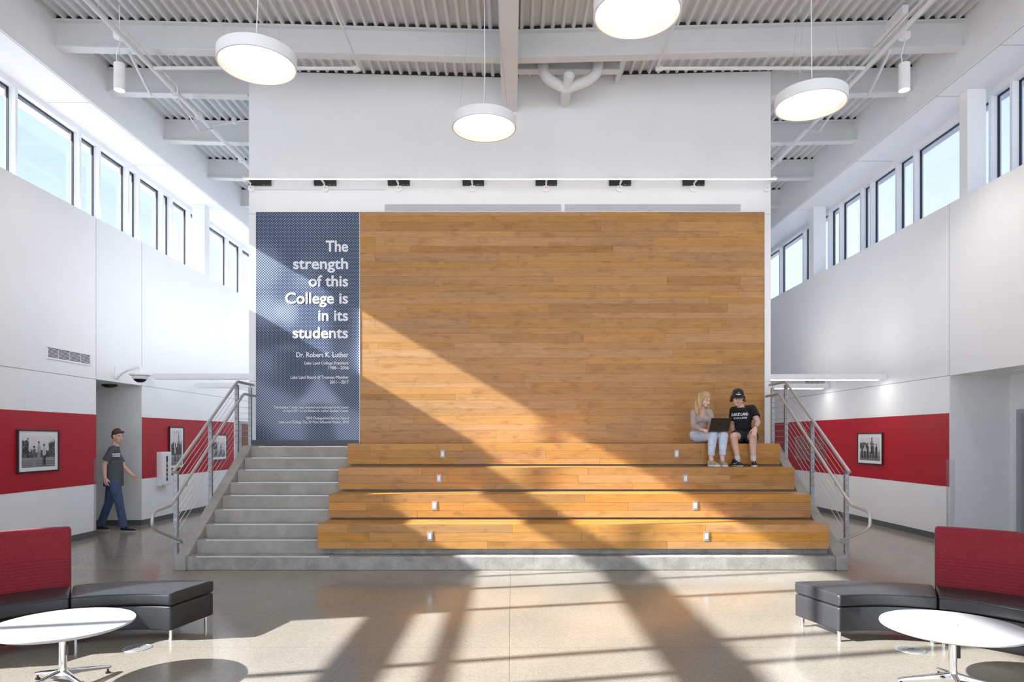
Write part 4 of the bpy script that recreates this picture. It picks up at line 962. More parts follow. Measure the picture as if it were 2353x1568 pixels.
cy_, cz_ = 12.17, 2.83
t = thing('security_camera', 'white dome security camera on a wall arm above the left corridor opening', 'camera', (WL, cy_, cz_))
b = MB(); b.box(WL + .0005, WL + .025, cy_ - .06, cy_ + .06, 2.72, 2.94); b.build('wall_plate', LAMPW, t, bevel=.008)
xa = P(322, 870, cy_).x
b = MB(); b.tube(bend((WL + .02, cy_, 2.76), (WL + .14, cy_, 2.86), (xa - .06, cy_, 2.925), k=.5) + [(xa, cy_, 2.925)], .028, 14, radii=None); b.cyl((xa, cy_, 2.83), (xa, cy_, 2.94), .034, n=20); b.build('arm', LAMPW, t, smooth=True)
b = MB(); b.lathe([(.12, .0), (.175, .012), (.178, .045), (.15, .062), (.06, .075), (.02, .08)], (xa, cy_, 2.765), 40); b.lathe([(.11, -.055), (.125, -.04), (.13, 0), (.02, .001)], (xa, cy_, 2.765), 40); b.build('housing', LAMPW, t, smooth=True)
b = MB(); b.ell((xa, cy_, 2.725), (.108, .108, .075), nu=28, nv=14); b.build('dome', BLACKP, t, smooth=True)
t = thing('ceiling_dome', 'dark round dome on the ceiling of the left corridor opening', 'sensor', (-7.5, 12.72, PZ))
b = MB(); b.cyl((-7.5, 12.72, PZ - .03), (-7.5, 12.72, PZ), .13, n=36); b.build('ring', BLACK, t, smooth=True)
b = MB(); b.ell((-7.5, 12.72, PZ - .03), (.11, .11, .035), nu=28, nv=10); b.build('dome', BLACKP, t, smooth=True)
t = thing('recessed_downlight', 'small round recessed downlight in the ceiling of the right recess', 'light fixture', (7.45, 9.98, PZ))
b = MB(); b.lathe([(.085, -.004), (.09, -.004), (.09, 0), (.06, 0)], (7.45, 9.98, PZ), 32); b.build('trim_ring', LAMPW, t, smooth=True)
b = MB(); b.lathe([(.075, -.003), (.075, -.0005)], (7.45, 9.98, PZ), 32); b.build('lens', SPOTL, t)

# clear acrylic sign with lettering on the right wall
t = thing('acrylic_sign', 'clear acrylic sign with pale lettering on the right red band behind the railing', 'sign', (WR, 15.9, 1.1))
b = MB(); b.box(WR - .034, WR - .028, 15.05, 16.75, 1.14, 1.72); b.build('plate', CLEAR, t)
b = MB()
for y in (15.11, 16.69):
    for z in (1.19, 1.67): b.cyl((WR - .04, y, z), (WR - .0045, y, z), .016, n=16)
b.build('standoff', STAIN, t)
def side_text(txt, y_start, z, width, parent, mat, bold, hfix):
    v, f, wd = text_mesh(txt); s = width / wd; b = MB()
    b.add([(WR - .036, y_start - p[0] * s, z + p[1] * hfix / .69) for p in v], f); b.build('lettering', mat, parent, fix=False)
PINKW = pmat('frosted_lettering', (.46, .28, .29), .5, vary=.02)
side_text('LAKE LAND', 16.52, 1.41, 1.33, t, PINKW, .02, .14); side_text('COLLEGE', 16.35, 1.315, 1.0, t, PINKW, .02, .05)

for sgn, y, x, lab in ((1, RY, WR, 'clear plastic corner guard at the right recess corner'), (-1, PY0, WL, 'clear plastic corner guard at the left corridor corner')):
    b = MB()
    if sgn > 0: b.box(x - .006, x - .0045, y, y + .07, .1, 1.32); b.box(x - .006, x + .07, y - .024, y - .0225, .1, 1.32)
    else: b.box(x + .0045, x + .006, y - .07, y, .1, 1.32); b.box(x - .05, x + .006, y, y + .0015, .1, 1.32)
    tag(b.build('corner_guard', CLEAR), lab, 'corner guard')
t = thing('wall_cabinet', 'small grey wall unit under the red band end, far behind the right railing', 'cabinet', (WR - .1, 17.5, .55))
b = MB(); b.box(WR - .28, WR - .005, 17.2, 18.3, .60, .86); b.build('body', pmat('blue_grey_metal', (.42, .44, .48), .4, vary=.03), t, bevel=.01)
b = MB(); b.box(WR - .285, WR - .281, 17.5, 18.0, .64, .80); b.build('panel', pmat('dark_grey_panel', (.22, .23, .26), .4, vary=.03), t)

# ------------------------------------------------------------------ people
def hairmat(name, c1, c2):
    m = bpy.data.materials.new(name); m.use_nodes = True; t = m.node_tree; b = t.nodes['Principled BSDF']; L = t.links.new
    co = t.nodes.new('ShaderNodeTexCoord'); mp = t.nodes.new('ShaderNodeMapping'); mp.inputs['Scale'].default_value = (130, 130, 9); L(co.outputs['Object'], mp.inputs[0])
    n = t.nodes.new('ShaderNodeTexNoise'); n.inputs['Scale'].default_value = 1.0; n.inputs['Detail'].default_value = 3; n.inputs['Distortion'].default_value = 0.8; L(mp.outputs[0], n.inputs['Vector'])
    r = t.nodes.new('ShaderNodeValToRGB'); r.color_ramp.elements[0].position = 0.32; r.color_ramp.elements[1].position = 0.66; r.color_ramp.elements[0].color = (*c1, 1); r.color_ramp.elements[1].color = (*c2, 1)
    L(n.outputs[0], r.inputs[0]); L(r.outputs[0], b.inputs['Base Color']); b.inputs['Roughness'].default_value = 0.42
    bp = t.nodes.new('ShaderNodeBump'); bp.inputs['Strength'].default_value = 0.6; bp.inputs['Distance'].default_value = 0.003; L(n.outputs[0], bp.inputs['Height']); L(bp.outputs[0], b.inputs['Normal'])
    return m
SKIN = pmat('light_skin', (0.72, 0.48, 0.39), 0.5, spec=0.35, vary=0.06, vscale=30)
SKIN2 = pmat('tan_skin', (0.66, 0.42, 0.325), 0.5, spec=0.35, vary=0.06, vscale=30)
LIP = pmat('lips', (0.48, 0.15, 0.13), 0.45, vary=0.03)
EYEW = pmat('eye_white', (0.75, 0.73, 0.70), 0.3, vary=0.02)
EYED = pmat('dark_iris', (0.035, 0.022, 0.015), 0.25, vary=0.05)
BROW = pmat('brown_eyebrow', (0.10, 0.055, 0.03), 0.8, vary=0.1)
BLOND = hairmat('blond_hair', (0.36, 0.215, 0.085), (0.66, 0.47, 0.26))
BRHAIR = hairmat('dark_brown_hair', (0.014, 0.008, 0.006), (0.045, 0.024, 0.015))
BRHAIR2 = hairmat('brown_hair', (0.045, 0.026, 0.015), (0.11, 0.065, 0.036))
TAUPE = pmat('taupe_knit', (0.44, 0.355, 0.32), 0.9, bump=0.4, bscale=500, vary=0.08, vscale=12)
LJEAN = pmat('light_blue_denim', (0.55, 0.63, 0.76), 0.9, bump=0.4, bscale=700, vary=0.12, vscale=14)
DJEAN = pmat('dark_blue_denim', (0.055, 0.085, 0.165), 0.9, bump=0.4, bscale=700, vary=0.2, vscale=9)
BTEE = pmat('black_cotton', (0.011, 0.011, 0.013), 0.9, bump=0.3, bscale=600, vary=0.1)
GTEE = pmat('slate_grey_cotton', (0.075, 0.085, 0.10), 0.9, bump=0.3, bscale=600, vary=0.1)
NAVYS = pmat('black_shorts_cloth', (0.013, 0.013, 0.019), 0.85, bump=0.3, bscale=500, vary=0.1)
SOCK = pmat('white_sock', (0.62, 0.62, 0.68), 0.9, bump=0.4, bscale=500, vary=0.05)
SHOEB = pmat('black_shoe_mesh', (0.014, 0.014, 0.015), 0.7, bump=0.3, bscale=500, vary=0.1)
SHOET = pmat('tan_canvas', (0.40, 0.32, 0.24), 0.9, bump=0.4, bscale=500, vary=0.08, vscale=30)
SOLEW = pmat('white_rubber', (0.78, 0.78, 0.79), 0.5, vary=0.03)
SOLEG = pmat('grey_rubber', (0.40, 0.39, 0.39), 0.6, vary=0.05)
CAPB = pmat('black_cap_cloth', (0.018, 0.018, 0.02), 0.8, bump=0.3, bscale=500, vary=0.08)
CAPG = pmat('grey_cap_mesh', (0.12, 0.125, 0.135), 0.9, bump=0.6, bscale=700, vary=0.1)
YEL = pmat('yellow_patch', (0.55, 0.50, 0.05), 0.6, vary=0.05)
LAPT = pmat('space_grey_aluminium', (0.055, 0.053, 0.053), 0.35, metal=0.55, vary=0.03)
LAPK = pmat('dark_keys', (0.01, 0.01, 0.011), 0.5, vary=0.05)
MARKD = pmat('dark_emblem', (0.02, 0.02, 0.021), 0.2, metal=0.5, vary=0.05)

def fuse(mb, name, mat, parent=None, loc=None, voxel=.008, smooth=4, world_off=None):
    """turn the overlapping shapes in mb into ONE continuous skin"""
    me = bpy.data.meshes.new('f'); me.from_pydata(mb.v, [], mb.f)
    bm = bmesh.new(); bm.from_mesh(me); bmesh.ops.recalc_face_normals(bm, faces=bm.faces); bm.to_mesh(me); bm.free()
    o = bpy.data.objects.new('f', me); COL.objects.link(o)
    r = o.modifiers.new('r', 'REMESH'); r.mode = 'VOXEL'; r.voxel_size = voxel; r.use_smooth_shade = True
    if smooth: s = o.modifiers.new('s', 'SMOOTH'); s.factor = .5; s.iterations = smooth
    dg = bpy.context.evaluated_depsgraph_get(); dg.update()
    nm = bpy.data.meshes.new_from_object(o.evaluated_get(dg)); bpy.data.objects.remove(o); bpy.data.meshes.remove(me)
    off = OFF[parent] if parent is not None else Vector(loc)
    nm.transform(Matrix.Translation(-off)); nm.name = name; nm.materials.clear(); nm.materials.append(mat)
    nm.polygons.foreach_set('use_smooth', [True] * len(nm.polygons))
    q = bpy.data.objects.new(name, nm); COL.objects.link(q); OFF[q] = off
    if parent is not None: q.parent = parent
    else: q.location = off
    return q

def basis(f, up=(0, 0, 1)):
    f = Vector(f).normalized(); r = f.cross(Vector(up)).normalized(); u = r.cross(f).normalized(); return r, f, u

def head_shapes(mb, c, f, up, nb, k=1.0, neckr=.052):
    r, f, u = basis(f, up); c = Vector(c); A = (r, f, u)
    def q(x, y, z): return c + r * x * k + f * y * k + u * z * k
    mb.ell(q(0, -.012, .028), (.073 * k, .092 * k, .088 * k), A); mb.ell(q(0, .018, -.035), (.064 * k, .070 * k, .080 * k), A)
    mb.cap(q(-.022, .060, -.088), .023 * k, q(.022, .060, -.088), .023 * k); mb.cap(q(-.050, .0, -.055), .022 * k, q(-.022, .052, -.086), .020 * k); mb.cap(q(.050, .0, -.055), .022 * k, q(.022, .052, -.086), .020 * k)
    mb.cap(q(0, .078, .012), .010 * k, q(0, .098, -.030), .0125 * k); mb.cap(q(-.010, .088, -.032), .009 * k, q(.010, .088, -.032), .009 * k)
    for s in (-1, 1):
        mb.cap(q(s * .016, .076, .026), .010 * k, q(s * .050, .060, .024), .010 * k); mb.ell(q(s * .036, .044, -.034), (.032 * k, .034 * k, .036 * k), A)
        mb.ell(q(s * .075, -.008, -.004), (.011 * k, .020 * k, .030 * k), A)
    mb.cap(q(-.018, .080, -.056), .010 * k, q(.018, .080, -.056), .010 * k); mb.cap(q(-.014, .077, -.066), .010 * k, q(.014, .077, -.066), .010 * k)
    mb.cap(nb, neckr, q(0, -.030, -.055), neckr * .95)
    return q, A
def face_parts(q, A, k, parent, brow, down=0.0):
    for s in (-1, 1):
        dz = down
        b = MB(); b.ell(q(s * .031, .0765, .004 - dz), (.0125 * k, .0085 * k, .0048 * k), A, 12, 8); e = b.build('eye', EYEW, parent, smooth=True)
        b = MB(); b.ell(q(s * .031, .0825, .003 - dz), (.0056 * k, .0035 * k, .0046 * k), A, 10, 8); b.build('iris', EYED, e, smooth=True)
        b = MB(); b.tube([q(s * .017, .0815, .006 - dz), q(s * .031, .0865, .0095 - dz), q(s * .046, .0755, .005 - dz)], .0017 * k, 6); b.build('lashes', EYED, e, smooth=True)
        b = MB(); b.tube([q(s * .017, .0865, .0265), q(s * .031, .0845, .031), q(s * .048, .0715, .027)], .0032 * k, 6, radii=[.0022 * k, .0034 * k, .0016 * k]); b.build('eyebrow', brow, parent, smooth=True)
    b = MB(); b.tube([q(-.027, .077, -.0545), q(-.013, .0885, -.0595), q(0, .091, -.0615), q(.013, .0885, -.0595), q(.027, .077, -.0545)], .0048 * k, 8, radii=[.002 * k, .0046 * k, .005 * k, .0046 * k, .002 * k]); b.build('lips', LIP, parent, smooth=True)

def hand(mb, w, d, n, t, k=1.0, curl=25, spread=1.0, thumb=35):
    """w wrist, d to the knuckles, n palm normal (towards what is held), t thumb side"""
    d = Vector(d).normalized(); n = Vector(n); n = (n - d * n.dot(d)).normalized(); t0 = Vector(t); t = d.cross(n).normalized(); t = t if t.dot(t0) > 0 else -t
    w = Vector(w)
    for s in (-.024, -.008, .008, .024): mb.cap(w + d * .012 * k + t * s * .7 * k, .015 * k, w + d * .078 * k + t * s * k, .0125 * k)
    for s, L_, c in ((.027, .92, 0), (.0095, 1.0, 1), (-.0085, .94, 2), (-.0255, .76, 3)):
        p = w + d * .082 * k + t * s * k; a = math.radians(curl * .45 + 3 * c); dd = d + t * s * 3.0 * spread; dd.normalize(); r = .0098 * k
        for L, f in ((.043, 1.0), (.027, 1.5), (.021, 1.3)):
            v = dd * math.cos(a) + n * math.sin(a); e = p + v * L * L_ * k; mb.cap(p, r, e, r * .9, n=10); p = e; r *= .9; a += math.radians(curl) * f
    p = w + d * .022 * k + t * .022 * k; a = math.radians(thumb)
    v = (d * math.cos(a) + t * math.sin(a) + n * .25).normalized(); e = p + v * .040 * k; mb.cap(p, .0135 * k, e, .011 * k); v2 = (v + d * .45 + n * .15).normalized(); e2 = e + v2 * .030 * k; mb.cap(e, .011 * k, e2, .0095 * k); v3 = (v2 + d * .3).normalized(); mb.cap(e2, .0095 * k, e2 + v3 * .022 * k, .008 * k)

def shoe(parent, heel, toe, sole_z, upper, sole, name='shoe', w=.043, h=.062, ankle=None, extra=None):
    heel, toe = Vector(heel), Vector(toe); heel.z = toe.z = sole_z; d = (toe - heel).normalized(); s = Vector((-d.y, d.x, 0)); L_ = (toe - heel).length; Z = Vector((0, 0, 1))
    def at(u, z): return heel + d * L_ * u + Z * z
    b = MB()
    b.cap(at(.13, .046), .036, at(.42, .044), .038); b.cap(at(.42, .044), .038, at(.72, .034), w * .84, flat=.8, fdir=Z); b.cap(at(.70, .032), w * .84, at(.88, .026), w * .62, flat=.78, fdir=Z)
    b.cap(at(.12, .05), .034, at(.16, .078), .034); b.cap(at(.30, .06), .034, at(.48, .050), .030)
    o = fuse(b, name, upper, parent, voxel=.006, smooth=3)
    out = []
    for i in range(24):
        a = 2 * math.pi * i / 24; u = .5 - .5 * math.cos(a); wd = (.033 + .013 * math.sin(min(u, .75) / .75 * math.pi / 2)) * (math.sin(a) if True else 0)
        wd *= 1.0; e = abs(math.sin(a)) ** .55 * (1 if math.sin(a) >= 0 else -1)
        p = heel + d * L_ * (u * 1.01 - .005) + s * (.034 + .012 * min(1, u / .7)) * e * (1 if u < .75 else 1 - (u - .75) * .9); out.append((p.x, p.y))
    b = MB(); b.prism(out, 'z', sole_z + .0005, sole_z + .024); b.build('sole', sole, o, bevel=.005)
    b = MB()
    for i in range(4):
        u = .40 + .085 * i; zz = .092 - .075 * (u - .30); b.tube([at(u, zz - .012) - s * .022, at(u, zz), at(u, zz - .012) + s * .022], .0025, 6)
    b.build('laces', SOLEW if upper != SHOET else SHOET, o, smooth=True)
    if extra: extra(at, s, o)
    return o

def seat_leg(mb, hip, knee, ank, toe, rh=.088, rk=.058, ra=.036):
    mb.cap(hip, rh, hip.lerp(knee, .55), (rh + rk) / 2 * 1.02); mb.cap(hip.lerp(knee, .55), (rh + rk) / 2 * 1.02, knee, rk)
    calf = knee.lerp(ank, .32) + Vector((0, .012, 0)); mb.cap(knee, rk * .95, calf, rk * .92); mb.cap(calf, rk * .92, ank, ra); mb.cap(ank, ra, ank.lerp(toe, .10) - Vector((0, 0, .025)), ra * .9)

# --- seated woman with laptop
K = 1.0
pel = P(1604, 999, 10.60); chest = P(1609, 958, 10.58); nb = P(1613, 940.5, 10.52); hd = P(1621, 918.5, 10.45)
shl, shr = P(1594.5, 948, 10.56), P(1630, 949, 10.55)
elA, wrA, hnA = P(1593.5, 979, 10.48), P(1611, 988, 10.22), P(1624, 988.5, 10.10)
elB, wrB = P(1637, 976, 10.48), P(1643, 985, 10.30)
hpA, hpB = P(1604, 1004, 10.56), P(1622, 1004, 10.56)
knA, knB = P(1638.5, 1000.5, 10.16), P(1662.5, 1001.5, 10.15)
anA, anB = P(1633.5, 1053, 10.14), P(1659.5, 1053, 10.12)
FZ = BT[2]
wl = Vector((pel.x, pel.y, BT[3]))
b = MB()
q, A = head_shapes(b, hd, (.42, -.80, -.42), (0.10, -.3, 1), nb, .93, .043)
b.cap(pel, .118, chest - Vector((0, 0, .12)), .098, flat=.8, fdir=(0, 1, 0)); b.cap(chest - Vector((0, 0, .12)), .10, chest, .112, flat=.75, fdir=(0, 1, 0)); b.cap(chest, .11, nb - Vector((0, 0, .03)), .060)
b.cap(shl, .048, shr, .048)
for s_, e_, w_ in ((shl, elA, wrA), (shr, elB, wrB)): b.cap(s_, .046, e_, .037); b.cap(e_, .037, w_, .025)
hand(b, wrA, (hnA - wrA), (0.1, .35, -1), (.2, .8, .4), .88, 30); hand(b, wrB, (.1, -.75, -.25), (0, -.2, -1), (-1, 0, 0), .88, 25)
tA, tB = P(1652, 1062, 10.0), P(1672, 1062, 9.98)
seat_leg(b, hpA, knA, anA, tA, .09, .058, .034); seat_leg(b, hpB, knB, anB, tB, .09, .058, .034)
wom = fuse(b, 'person', SKIN, loc=wl, voxel=.0065, smooth=3)
tag(wom, 'blond person in taupe top and light jeans seated with a laptop on the top bench', 'person')
face_parts(q, A, .93, wom, BROW, .004)
b = MB(); g_ = .010
b.cap(pel - Vector((0, 0, .0)), .128, chest - Vector((0, 0, .12)), .108, flat=.82, fdir=(0, 1, 0)); b.cap(chest - Vector((0, 0, .12)), .11, chest, .122, flat=.78, fdir=(0, 1, 0)); b.cap(chest, .12, chest.lerp(nb, .35), .085)
b.cap(shl, .050, nb - Vector((.02, -.03, .03)), .040); b.cap(shr, .050, nb - Vector((-.02, -.03, .03)), .040)
for x_ in (-.045, .055): b.ell(chest + Vector((x_, -.070, -.045)), (.062, .050, .060))
b.cap(shl, .058, shr, .058)
for s_, e_, w_ in ((shl, elA, wrA), (shr, elB, wrB)):
    b.cap(s_, .056, s_.lerp(e_, .5), .054); b.cap(s_.lerp(e_, .5), .053, e_, .046); b.cap(e_, .046, e_.lerp(w_, .5), .043); b.cap(e_.lerp(w_, .5), .042, w_, .034)
sh = fuse(b, 'knit_top', TAUPE, wom, voxel=.008, smooth=4)
b = MB()
for i in range(3):
    p = chest + Vector((.015, -.128 + .004 * i, .01 - .03 * i)); b.ell(p, (.006, .004, .006), None, 10, 6)
for i, p in enumerate([b]): p.build('button', SHOET, sh, smooth=True)
b = MB()
for hp, kn, an in ((hpA, knA, anA), (hpB, knB, anB)):
    b.cap(hp, .102, hp.lerp(kn, .5), .090); b.cap(hp.lerp(kn, .5), .090, kn, .070); c_ = kn.lerp(an, .32) + Vector((0, .012, 0)); b.cap(kn, .068, c_, .064); b.cyl(c_, an.lerp(kn, .20), .063, .047, 20)
b.cap(pel - Vector((.015, 0, .01)), .122, pel + Vector((.05, 0, -.01)), .118, flat=.9, fdir=(0, 0, 1))
jn = fuse(b, 'jeans', LJEAN, wom, voxel=.008, smooth=3)
for kn, an in ((knA, anA), (knB, anB)):
    b = MB(); top = an.lerp(kn, .27); bot = an.lerp(kn, .12); b.cyl(bot, top, .049, .053, 24); b.build('cuff', pmat('pale_cuff_denim', (.52, .60, .74), .9, vary=.2, vscale=60), jn, smooth=True, bevel=.004)
shoe(wom, P(1627, 1068, 10.17), P(1654.5, 1070, 10.02), FZ, SHOET, SOLEW); shoe(wom, P(1655, 1068, 10.17), P(1671, 1070, 9.98), FZ, SHOET, SOLEW)
# hair: a cap around the skull and long waved locks on both sides
r_, f_, u_ = A
b = MB(); k_ = .93
def qq(x, y, z): return q(x, y, z)
b.ell(qq(0, -.024, .040), (.083, .094, .088), A); b.ell(qq(0, -.055, -.02), (.080, .062, .10), A)
rr = random.Random(4)
for s in (-1, 1):
    for i in range(6):
        y0 = (.012 if s > 0 else -.022) - .022 * i; pts, rad = [], []
        ln = .26 + .03 * rr.random() - (.03 if i == 0 else 0)
        for j in range(9):
            tt = j / 8; wv = .012 * math.sin(tt * 9 + i * 1.3 + s)
            base = qq(s * (.056 + .026 * min(1, tt * 3)), y0 - .025 * tt, .080 - .13 * min(1, tt * 2.2))
            drop = Vector((0, 0, -1)) * max(0, ln * (tt - .45) * 1.35)
            pts.append(base + drop + r_ * (wv + s * .018 * tt) + f_ * (.010 * math.cos(tt * 8 + i) + .02 * tt * (1 if i < 2 else .2))); rad.append(.0185 * (1 - .55 * max(0, tt - .55) / .45))
        b.tube(pts, .02, 8, radii=rad)
for i in range(7):
    x = -.06 + .02 * i; pts = [qq(x, -.095, .05)] + [qq(x * 1.2, -.105, .02) + Vector((0, 0, -1)) * (.04 * j) + r_ * .008 * math.sin(j * 1.4 + i) for j in range(1, 7)]
    b.tube(pts, .02, 8, radii=[.02, .023, .024, .023, .021, .018, .012])
fuse(b, 'hair', BLOND, wom, voxel=.006, smooth=2)

# laptop on the lap
lw, lx, ly = .305, P(1649.5, 991, 10.10).x, 10.10
lz = P(1649.5, 991.5, 10.10).z + .003
lp = thing('laptop', 'dark grey laptop open on the lap of the blond person', 'laptop', (lx, ly, lz))
ax = Vector((1, .10, 0)).normalized(); ay = Vector((-.10, 1, 0)).normalized(); az = Vector((0, 0, 1))
b = MB(); b.obox((lx + .0, ly + .10, lz), ax, ay, az, lw / 2, .105, .007); b.build('base', LAPT, lp, bevel=.004)
b = MB(); b.obox((lx, ly + .115, lz + .0075), ax, ay, az, lw / 2 - .02, .055, .001); b.build('keyboard', LAPK, lp)
tilt = math.radians(28); lu = (az * math.cos(tilt) - ay * math.sin(tilt)).normalized(); ln_ = ax.cross(lu)
lc = Vector((lx + .012, ly - .008, lz + .004)) + lu * .107
b = MB(); b.obox(lc, ax, ln_, lu, lw / 2, .0035, .105); lid = b.build('lid', LAPT, lp, bevel=.003)
b = MB(); b.obox(lc + ln_ * .0042 * (1 if ln_.y > 0 else -1), ax, ln_, lu, lw / 2 - .008, .0006, .097); b.build('screen', LAPK, lid)
fr = -ln_ if ln_.y > 0 else ln_
b = MB(); m_ = lc + fr * .0037
out = [(.0, .013), (.006, .0155), (.0125, .012), (.0135, .004), (.0115, -.006), (.006, -.0145), (.0, -.0125), (-.006, -.0145), (-.0115, -.006), (-.0135, .004), (-.0125, .012), (-.006, .0155)]
b.add([m_ + ax * x + lu * z for x, z in out] + [m_ + fr * .0004 + ax * x + lu * z for x, z in out], [tuple(range(12)), tuple(range(23, 11, -1))] + [(i, (i + 1) % 12, 12 + (i + 1) % 12, 12 + i) for i in range(12)])
b.build('emblem', MARKD, lid)

# --- seated man in black shirt, shorts and cap
pel = P(1712, 1001, 10.62); chest = P(1707, 960, 10.56); nb = P(1702, 935, 10.47); hd = P(1695.5, 914.5, 10.40)
shl, shr = P(1686, 944.5, 10.54), P(1728.5, 940, 10.54)
elR, wrR = P(1741, 971, 10.40), P(1735.5, 984, 10.125)
elL, wrL = P(1684.5, 975, 10.66), P(1684.5, 1001, 10.62)
hpA, hpB = P(1705, 1005, 10.58), P(1721, 1005, 10.58)
knA, knB = P(1685.5, 1003, 10.15), P(1730.5, 1004, 10.14)
anA, anB = P(1695, 1055, 10.17), P(1731, 1055, 10.14)
ml = Vector((pel.x, pel.y, BT[3]))
b = MB()
q, A = head_shapes(b, hd, (-.22, -.88, -.36), (-.06, -.28, 1), nb, .98, .052)
b.cap(pel, .118, chest - Vector((0, 0, .12)), .112, flat=.78, fdir=(0, 1, 0)); b.cap(chest - Vector((0, 0, .12)), .115, chest, .13, flat=.75, fdir=(0, 1, 0)); b.cap(chest, .12, nb - Vector((0, 0, .03)), .066)
b.cap(shl, .056, shr, .056)
b.cap(shr, .054, elR, .042); b.cap(elR, .042, wrR, .029); b.cap(shl, .054, elL, .042); b.cap(elL, .042, wrL, .028)
hand(b, wrR, (-.30, -.50, -.62), (.05, .78, -.62), (-1, 0, 0), 1.02, 13, 1.9); hand(b, wrL, (-.1, -.35, -.9), (0, 1, -.2), (1, 0, 0), .9, 20)
tA, tB = P(1706, 1063, 10.0), P(1733, 1063, 9.9)
seat_leg(b, hpA, knA, anA, tA, .088, .058, .037); seat_leg(b, hpB, knB, anB, tB, .088, .058, .037)
for kn in (knA, knB): b.ell(kn + Vector((0, -.018, .008)), (.046, .046, .052))
man = fuse(b, 'person', SKIN2, loc=ml, voxel=.0065, smooth=3)
tag(man, 'person in black lettered shirt, black shorts and cap seated on the top bench', 'person')
face_parts(q, A, .98, man, BROW, .003)
b = MB()
b.cap(pel + Vector((0, 0, -.02)), .132, chest - Vector((0, 0, .12)), .126, flat=.82, fdir=(0, 1, 0)); b.cap(chest - Vector((0, 0, .12)), .128, chest, .143, flat=.78, fdir=(0, 1, 0)); b.cap(chest, .13, nb - Vector((0, 0, .05)), .074)
b.cap(shl, .066, shr, .066); b.cap(shl, .062, nb - Vector((.025, -.01, .032)), .050); b.cap(shr, .062, nb - Vector((-.025, -.01, .032)), .050); b.cap(shr, .066, shr.lerp(elR, .3), .068); b.cyl(shr.lerp(elR, .15), shr.lerp(elR, .62), .068, .074, 20); b.cap(shl, .066, shl.lerp(elL, .3), .066); b.cyl(shl.lerp(elL, .15), shl.lerp(elL, .62), .066, .070, 20)
tee = fuse(b, 'tee_shirt', BTEE, man, voxel=.008, smooth=4)
def cloth_text(lines, cloth, origin, right, up, fwd, mat, name='lettering'):
    me = cloth.data; off = OFF[cloth]; bv = BVHTree.FromPolygons([v.co + off for v in me.vertices], [tuple(p.vertices) for p in me.polygons])
    for txt, xc, z, wd, hgt, bold in lines:
        if txt == '#': v, f, w0 = [(i / 16, z_) for z_ in (0, .69) for i in range(17)], [(i, i + 1, 18 + i, 17 + i) for i in range(16)], 1.0
        else: v, f, w0 = text_mesh(txt)
        b = MB(); s = wd / w0
        for i, (dx, dz) in enumerate(BOLD if bold else ((0, 0),)):
            vs = []
            for p in v:
                o = origin + right * (xc - wd / 2 + p[0] * s + dx * bold * hgt) + up * (z + p[1] * hgt / .69 + dz * bold * hgt) - fwd * -.3
                hit = bv.ray_cast(o, -fwd, 1.0)
                vs.append((hit[0] if hit[0] is not None else o - fwd * .3) + fwd * (.0022 + i * .0001))
            b.add(vs, f)
        b.build(name, mat, cloth, fix=False)
fw = Vector((-.12, -1, 0)).normalized(); rt = Vector((1, -.12, .035)).normalized()
cloth_text((('LAKE LAND', 0, -.005, .235, .040, .06), ('COLLEGE', .005, -.052, .185, .022, .06)), tee, P(1703, 954.5, 10.4), rt, Vector((0, 0, 1)), fw, TEXTW)
b = MB()
b.cap(pel - Vector((.04, 0, .0)), .128, pel + Vector((.04, 0, 0)), .126, flat=.9, fdir=(0, 0, 1))
for hp, kn in ((hpA, knA), (hpB, knB)): b.cap(hp, .104, hp.lerp(kn, .4), .098); b.cyl(hp.lerp(kn, .25), hp.lerp(kn, .68), .098, .100, 22)
fuse(b, 'shorts', NAVYS, man, voxel=.008, smooth=3)
for an, kn in ((anA, knA), (anB, knB)):
    b = MB(); b.cyl(an - Vector((0, 0, .03)), an.lerp(kn, .14), .041, .043, 20); b.build('sock', SOCK, man, smooth=True, bevel=.003)
def swoosh(at, s, o):
    b = MB(); pts = [at(.30, .052) + s * .042, at(.45, .040) + s * .0445, at(.66, .060) + s * .036]
    b.tube(pts, .006, 6, radii=[.002, .006, .002]); b.build('side_mark', SOLEW, o, smooth=True)
    b = MB(); pts = [at(.30, .052) - s * .042, at(.45, .040) - s * .0445, at(.66, .060) - s * .036]
    b.tube(pts, .006, 6, radii=[.002, .006, .002]); b.build('side_mark', SOLEW, o, smooth=True)
shoe(man, P(1683.5, 1066, 10.19), P(1706, 1068, 9.97), FZ, SHOEB, SOLEG, w=.046, extra=swoosh); shoe(man, P(1731.5, 1066, 10.22), P(1734, 1068, 9.93), FZ, SHOEB, SOLEW, w=.046, extra=swoosh)
r_, f_, u_ = A
b = MB(); b.ell(q(0, -.030, .020), (.083, .088, .085), A); rr = random.Random(9)
for i in range(34):
    a = math.radians(rr.uniform(70, 290)); x, y = .080 * math.sin(a) * 1.02, .084 * math.cos(a) - .012
    p0 = q(x, y, .03); pts = [p0 + r_ * .012 * math.sin(j * 1.7 + i) * (1 if x > 0 else -1) + r_ * (.006 * j * (1 if x > 0 else -1)) - u_ * .024 * j + f_ * .006 * math.cos(j * 1.9 + i) for j in range(5 if abs(x) > .04 else 6)]
    b.tube(pts, .013, 7, radii=[.014, .015, .014, .012, .008, .006][:len(pts)])
fuse(b, 'hair', BRHAIR, man, voxel=.006, smooth=2)
b = MB(); pts = []
